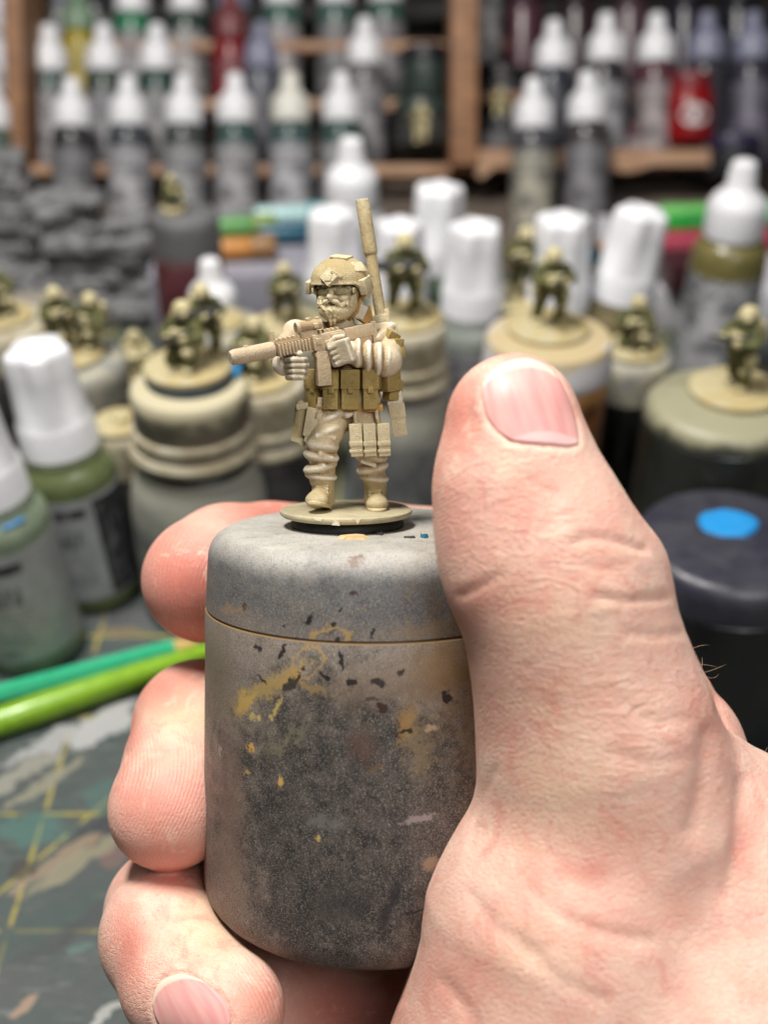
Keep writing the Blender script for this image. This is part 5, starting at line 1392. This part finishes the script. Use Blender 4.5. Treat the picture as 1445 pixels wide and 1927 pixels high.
pen(396, 520, 470, 2.85, .42, 'marker_pen', 'orange marker lying on the pale tray by the maroon pot', paint('pen_orange', (200, 134, 56), .4), paint('pen_orange2', (150, 110, 66), .4))
pen(488, 640, 442, 2.8, .38, 'marker_pen', 'dark teal marker on the pale tray left of the fluted caps', paint('pen_teal', (20, 88, 112), .35), paint('pen_teal2', (24, 80, 100), .35))
pen(480, 640, 408, 2.8, .42, 'marker_pen', 'white and aqua marker on the pale tray left of the fluted caps', paint('pen_aqua', (190, 226, 228), .25), paint('pen_aqua2', (120, 190, 196), .3))
pen(1240, 1470, 404, 2.2, .42, 'marker_pen', 'bright green marker lying at the foot of the rack on the right', paint('pen_leaf', (120, 204, 110), .4), paint('pen_mint', (150, 214, 170), .4))
pen(1232, 1330, 424, 2.2, .4, 'marker_pen', 'short dark green marker below the bright green marker', paint('pen_forest', (46, 160, 62), .4), paint('pen_forest2', (50, 150, 66), .4))
pen(1230, 1480, 456, 2.05, .45, 'marker_pen', 'raspberry red marker on the white tray at the right', paint('pen_rasp', (176, 60, 84), .4), paint('pen_rasp2', (160, 60, 80), .4))
pen(1060, 1165, 486, 2.4, .45, 'marker_pen', 'orange capped marker between the fluted caps on the right', paint('pen_dteal', (28, 70, 84), .4), paint('pen_org3', (222, 144, 50), .4))
block(1284, 536, 1.62, 1.6, 1.6, 1.1, 'small_box', 'small dark maroon box on the white tray at the right', 'box', paint('box_maroon', (72, 36, 42), .5), 6)
block(60, 700, 0.001, 3.4, 2.4, 2.6, 'small_box', 'pale dusty box behind the fluted cap at the left', 'box', paint('box_dust', (156, 148, 136), .7), 5)
# ================================================================== the wooden paint rack leaning back at the rear
LEAN = rad(28)
RU = Vector((0, math.sin(LEAN), math.cos(LEAN))); RA = Vector((0, math.cos(LEAN), -math.sin(LEAN)))
RROT = Matrix((EX, RA, RU)).transposed().to_4x4()
def wood_mat(name, c, c2):
    s = NT(name); co = s.coord()
    mp = s.n('ShaderNodeMapping'); s.link(co, mp.inputs[0]); mp.inputs['Scale'].default_value = (.35, 1.6, 1.6)
    n = s.noise(1.5, 5, .6, mp.outputs[0], dist=.6)
    s.col(s.mix(s.step(n, .35, .65), lin(c), lin(c2))); s.rough(.6); s.nrm(s.bump(n, .2, .02)); return s.m
M_WOOD = wood_mat('rack_wood', (156, 112, 76), (122, 84, 56))
M_WOODP = wood_mat('rack_wood_pale', (182, 146, 116), (158, 118, 90))
O = P(700, 400, 61)
rack = thing('paint_rack', 'wooden rack of paint bottles leaning at the back, post in the middle', 'rack', Matrix.Translation(O) @ RROT)
RI_ = (Matrix.Translation(O) @ RROT).inverted()
def board(name, x0, x1, py, d, th, dp, m=M_WOOD, vert=False):
    """x0..x1 and py are pixels at depth d; th, dp thickness and depth in cm"""
    a = RI_ @ P(x0, py, d); b_ = RI_ @ P(x1, py, d)
    bm = bmesh.new(); box_bm(bm, (0, 0, 0), (abs(b_.x-a.x)/2, dp/2, th/2), .06)
    o = new_obj(name, bm_mesh(name, bm, True, rad(35)), m, rack); o.location = (a+b_)/2; return o
def post(x0, x1, y0, y1, d, dp):
    a = RI_ @ P(x0, y0, d); b_ = RI_ @ P(x1, y1, d)
    bm = bmesh.new(); box_bm(bm, (0, 0, 0), (abs(b_.x-a.x)/2, dp/2, abs(b_.z-a.z)/2), .06)
    o = new_obj('post', bm_mesh('post', bm, True, rad(35)), M_WOOD, rack); o.location = ((a.x+b_.x)/2, a.y, (a.z+b_.z)/2)
post(31, 64, -120, 330, 58.2, 5)
post(846, 893, -120, 318, 58.2, 5)
for py, d in ((326, 58.6), (205, 61.0), (96, 63.2), (-20, 65.0)):
    board('shelf_board', 66, 844, py, d, .5, 2.0, M_WOODP)
for py, d in ((192, 61.0), (92, 63.0), (-20, 65.0)): board('shelf_board', 895, 1560, py, d, .5, 2.0, M_WOOD)
for py, d in ((326, 58.6), (205, 61.0), (96, 63.2)): board('shelf_board', -160, 29, py, d, .5, 2.0, M_WOODP)
# lower right board with its scalloped front edge
bm = bmesh.new(); N = 90
w0 = RI_ @ P(895, 300, 57.6); w1 = RI_ @ P(1334, 300, 57.6); w2 = RI_ @ P(1600, 300, 57.6)
up_, dn_ = [], []
for i in range(N+1):
    x = w0.x+(w1.x-w0.x)*i/N; px_ = 895+(1334-895)*i/N
    dd = -.32-.32*max(0, math.sin((px_-1125)/32.0))*(1 if px_ > 1110 else 0)-(.12 if px_ < 1080 else 0)-(.5*max(0, 1-abs(px_-905)/24))
    up_.append((x, w0.z+.42)); dn_.append((x, w0.z+dd))
pl = up_+dn_[::-1]
f0 = [bm.verts.new((x, w0.y-.3, z)) for x, z in pl]; f1 = [bm.verts.new((x, w0.y+.3, z)) for x, z in pl]
bm.faces.new(f0); bm.faces.new(f1[::-1])
for i in range(len(pl)): bm.faces.new((f0[i], f0[(i+1) % len(pl)], f1[(i+1) % len(pl)], f1[i]))
new_obj('scalloped_board', bm_mesh('scallop', bm), M_WOODP, rack)
board('shelf_board', 895, 1334, 296, 59.2, .4, 2.4, M_WOOD)
bp = bmesh.new(); a = RI_ @ P(-200, -120, 67); b_ = RI_ @ P(1650, 470, 67)
box_bm(bp, (0, 0, 0), (abs(b_.x-a.x)/2, .15, abs(b_.z-a.z)/2+1.5), .03)
o = new_obj('back_panel', bm_mesh('back_panel', bp), paint('panel_dark', (20, 18, 18), .7, .2, .6), rack); o.location = (0, a.y+1.0, (a.z+b_.z)/2)

def rb(px, py, d, label, pc, lc, capm=None, s=1.0, kind='d', ht=5.1, grp='white capped dropper bottles in the rack', yaw=0):
    """bottle in the rack; px, py = the foot of its cap"""
    p = P(px, py, d)-RU*ht*s
    return dropper(Matrix.Translation(p) @ RROT @ Matrix.Rotation(rad(yaw), 4, 'Z'), label, grp, pc, lc, capm, kind, s)
DG, DS, TE = (58, 64, 62), (64, 70, 76), (60, 84, 82)
A = 'white capped bottle, lowest row, '
rb(137, 243, 57, A+'first right of the left post, charcoal shoulder', (54, 54, 56), (112, 112, 114))
rb(243, 240, 57, A+'second right of the left post, slate shoulder', (66, 70, 76), (156, 154, 158))
rb(347, 238, 57, A+'third right of the left post, above the maroon pot', (70, 74, 74), (140, 140, 142))
rb(444, 235, 57, A+'left of the tall red bottle', TE, (150, 148, 150))
rb(547, 233, 57, A+'cream tinted cap right of the red bottle', (66, 88, 86), (158, 158, 162), paint('cap_ivory', (222, 220, 210), .35, .03))
rb(643, 233, 57, A+'above the tall white nozzle cap', (58, 82, 80), (150, 150, 152))
rb(-12, 246, 57, A+'cut by the left edge beside the left post', (84, 100, 90), (186, 188, 198))
B = 'white capped bottle, second row, '
rb(95, 139, 60, B+'first right of the left post', (70, 88, 86), (142, 140, 144))
rb(197, 138, 60, B+'just right of the yellow bottle', (62, 74, 66), (128, 128, 132))
rb(297, 137, 60, B+'dark teal shoulder, third from the left post', (42, 70, 66), (136, 136, 138))
rb(687, 126, 60, B+'alone with grey shoulder near the middle post', (104, 102, 106), (138, 136, 140))
rb(492, 133, 60.4, 'lavender grey capped bottle in the second rack row beside the dark red one', (92, 96, 106), (84, 84, 92), M_GREYCAP)
rb(435, 78, 61.5, 'dark red bottle in the second rack row left of the lavender cap', (126, 20, 26), (120, 22, 30), paint('cap_dull', (120, 60, 64), .4))
rb(500, 190, 60.6, 'tall bright red bottle between two white caps of the lowest row', (168, 18, 26), (176, 30, 36), paint('cap_dkred', (110, 14, 20), .4), .55)
rb(150, 62, 61.2, 'mustard yellow bottle in the second rack row between two white caps', (160, 142, 24), (168, 148, 30), paint('cap_sage', (120, 146, 120), .4), .9)
rb(-2, -10, 61, 'pale lavender labelled bottle at the top left corner beside the left post', (200, 202, 214), (206, 208, 222))
Cc = 'white capped bottle, top row, '
rb(250, 28, 63, Cc+'bright green shoulder', (44, 122, 88), (140, 138, 142))
rb(352, 27, 63, Cc+'dark green shoulder left of the dark red bottle', (52, 72, 62), (164, 160, 160))
rb(530, 14, 63, Cc+'teal shoulder right of the lavender cap', (66, 100, 92), (160, 154, 154))
rb(633, 12, 63, Cc+'dusty teal shoulder above the grey shouldered bottle', (70, 98, 94), (116, 116, 118))
rb(726, 8, 63, Cc+'nearest the middle post, teal shoulder', (60, 92, 84), (122, 120, 122))
rb(440, 20, 63.4, 'dull grey capped bottle in the top rack row above the dark red bottle', (60, 78, 72), (150, 148, 150), M_GREYCAP)
rb(108, 10, 63.6, 'pale grey bottle in the top rack row beside the left post', (150, 152, 152), (164, 164, 168), M_GREYCAP)
rb(180, 4, 63.8, 'black capped bottle in the top rack row left of the bright green shoulder', (60, 60, 62), (140, 138, 134), M_BLACKP)
# dark pots near the middle post
Dk = 'dark paint pots on the rack'
def pot_r(px, py, d, r, h, label, m, lm):
    p = P(px, py, d)-RU*h
    t = thing('paint_pot', label, 'pot', Matrix.Translation(p) @ RROT, Dk)
    new_obj('body', lathe('body', [(0, 0), (r*.94, 0), (r, .1), (r, h-.8), (r*.9, h-.7), (0, h-.7)], 32, 40), m, t)
    new_obj('lid', lathe('lid', fillet(r*1.03, h-.68, h, .06, .12), 32, 40), lm, t)
M_TEALD = paint('pot_tealdark', (52, 66, 62), .4, .15); M_NAVY = paint('pot_navy', (30, 30, 42), .4, .1); M_GLASSY = paint('pot_smoke', (70, 70, 70), .2, .2, 1.5)
pot_r(800, 92, 62, 1.2, 2.6, 'navy lidded teal pot left of the middle post', M_TEALD, M_NAVY)
pot_r(795, 196, 60.4, 1.5, 2.2, 'smoky dark pot low against the middle post', M_GLASSY, M_TEALD)
pot_r(945, 132, 61.4, 1.3, 2.3, 'charcoal pot right of the middle post, lower one', paint('pot_char', (62, 60, 66), .4, .15), M_BLACKP)
pot_r(945, 226, 59.4, 1.2, 1.9, 'small black pot with a grey band standing on the scalloped board', paint('pot_band', (104, 104, 108), .4, .15), M_BLACKP)
def rfig(px, py, d, pose, yaw, label, s):
    t = thing('miniature_figure', label, 'miniature', Matrix.Translation(P(px, py, d)) @ RROT @ Matrix.Rotation(rad(yaw), 4, 'Z'), 'small soldier miniatures in the background')
    for n in ('body', 'helmet', 'gear', 'rifle'):
        o = new_obj(n, PROTO[pose][n], None, t); set_mat(o, M_FGEAR); o.scale = (s, s, s)
        if n == 'gear': o['kind'] = 'stuff'
rfig(792, 268, 57.6, 'stand', -30, 'pale unpainted figure standing before the smoky pot by the middle post', 1.0)
rfig(942, 226, 58.6, 'stand', 20, 'thin pale figure before the charcoal pot right of the middle post', .85)
# right bay
E = 'white capped bottle in the right bay, '
rb(1041, 133, 58, E+'leftmost of the upper three, dark body', (52, 56, 66), (52, 52, 58))
rb(1139, 121, 58, E+'middle of the upper three, black body', (46, 42, 46), (150, 150, 154))
rb(1234, 121, 58, E+'rightmost of the upper three, maroon shoulder', (88, 52, 60), (142, 132, 132))
rb(1328, 118, 58, 'grey lavender capped bottle in the right bay above the red label', (58, 58, 66), None, M_GREYCAP)
rb(1414, 118, 58, 'grey lavender capped bottle in the right bay cut near the right edge', (56, 54, 66), (96, 92, 108), M_GREYCAP)
rb(1003, 246, 55.5, E+'beige label, before the scalloped board', (74, 74, 80), (150, 146, 132))
rb(1104, 234, 55.5, E+'grey label, before the scalloped board', (66, 62, 64), (116, 114, 118))
rb(905, -72, 60, E+'grey label, cap out of frame', (120, 120, 122), (164, 162, 162))
# red pot with the white oval
p = P(1298, 158, 57.4)
t = thing('paint_pot', 'bright red pot with a white oval on its label in the right bay', 'pot', Matrix.Translation(p-RU*2.8) @ RROT, Dk)
new_obj('body', lathe('body', [(0, 0), (1.05, 0), (1.12, .1), (1.12, 2.3), (1.0, 2.5), (0, 2.5)], 32, 40), paint('pot_red', (140, 12, 18), .35, .1), t)
new_obj('lid', lathe('lid', fillet(1.02, 2.5, 3.2, .05, .12), 32, 40), paint('lid_dred', (120, 30, 40), .4), t)
bm = bmesh.new(); vv = []
for r_ in (0, 1):
    vv.append([bm.verts.new((1.14*math.sin(.62*math.cos(a)*(1 if r_ else .01)), -1.14*math.cos(.62*math.cos(a)*(1 if r_ else .01)), 1.15+.52*math.sin(a)*(1 if r_ else .01))) for a in [2*math.pi*i/24 for i in range(24)]])
for i in range(24): bm.faces.new((vv[0][i], vv[0][(i+1) % 24], vv[1][(i+1) % 24], vv[1][i]))
bm.faces.new(vv[0])
new_obj('oval_label', bm_mesh('oval', bm, True), paint('oval_white', (206, 200, 200), .5), t)
pot_r(1214, 236, 58.6, 1.0, 1.4, 'pale labelled low pot under the maroon shouldered bottle', paint('pot_pale', (158, 150, 150), .5, .1), paint('lid_mar', (96, 66, 72), .5))
pot_r(1378, 258, 57.6, 1.25, 1.9, 'black pot with dark violet lid at the right end of the scalloped board', paint('pot_blk2', (44, 44, 50), .4, .3), paint('lid_violet', (48, 44, 72), .4))
for i, (x, c) in enumerate(((985, (84, 50, 62)), (1085, (52, 34, 40)), (1185, (84, 60, 70)), (1290, (40, 34, 48)), (1390, (34, 34, 44)))):
    rb(x, 8, 62.4, ('dark maroon', 'near black', 'dusty maroon', 'dark plum', 'blue black')[i]+' bottle with a black cap, top row of the right bay', c, None, M_BLACKP, grp='black capped bottles in the top row of the right bay')
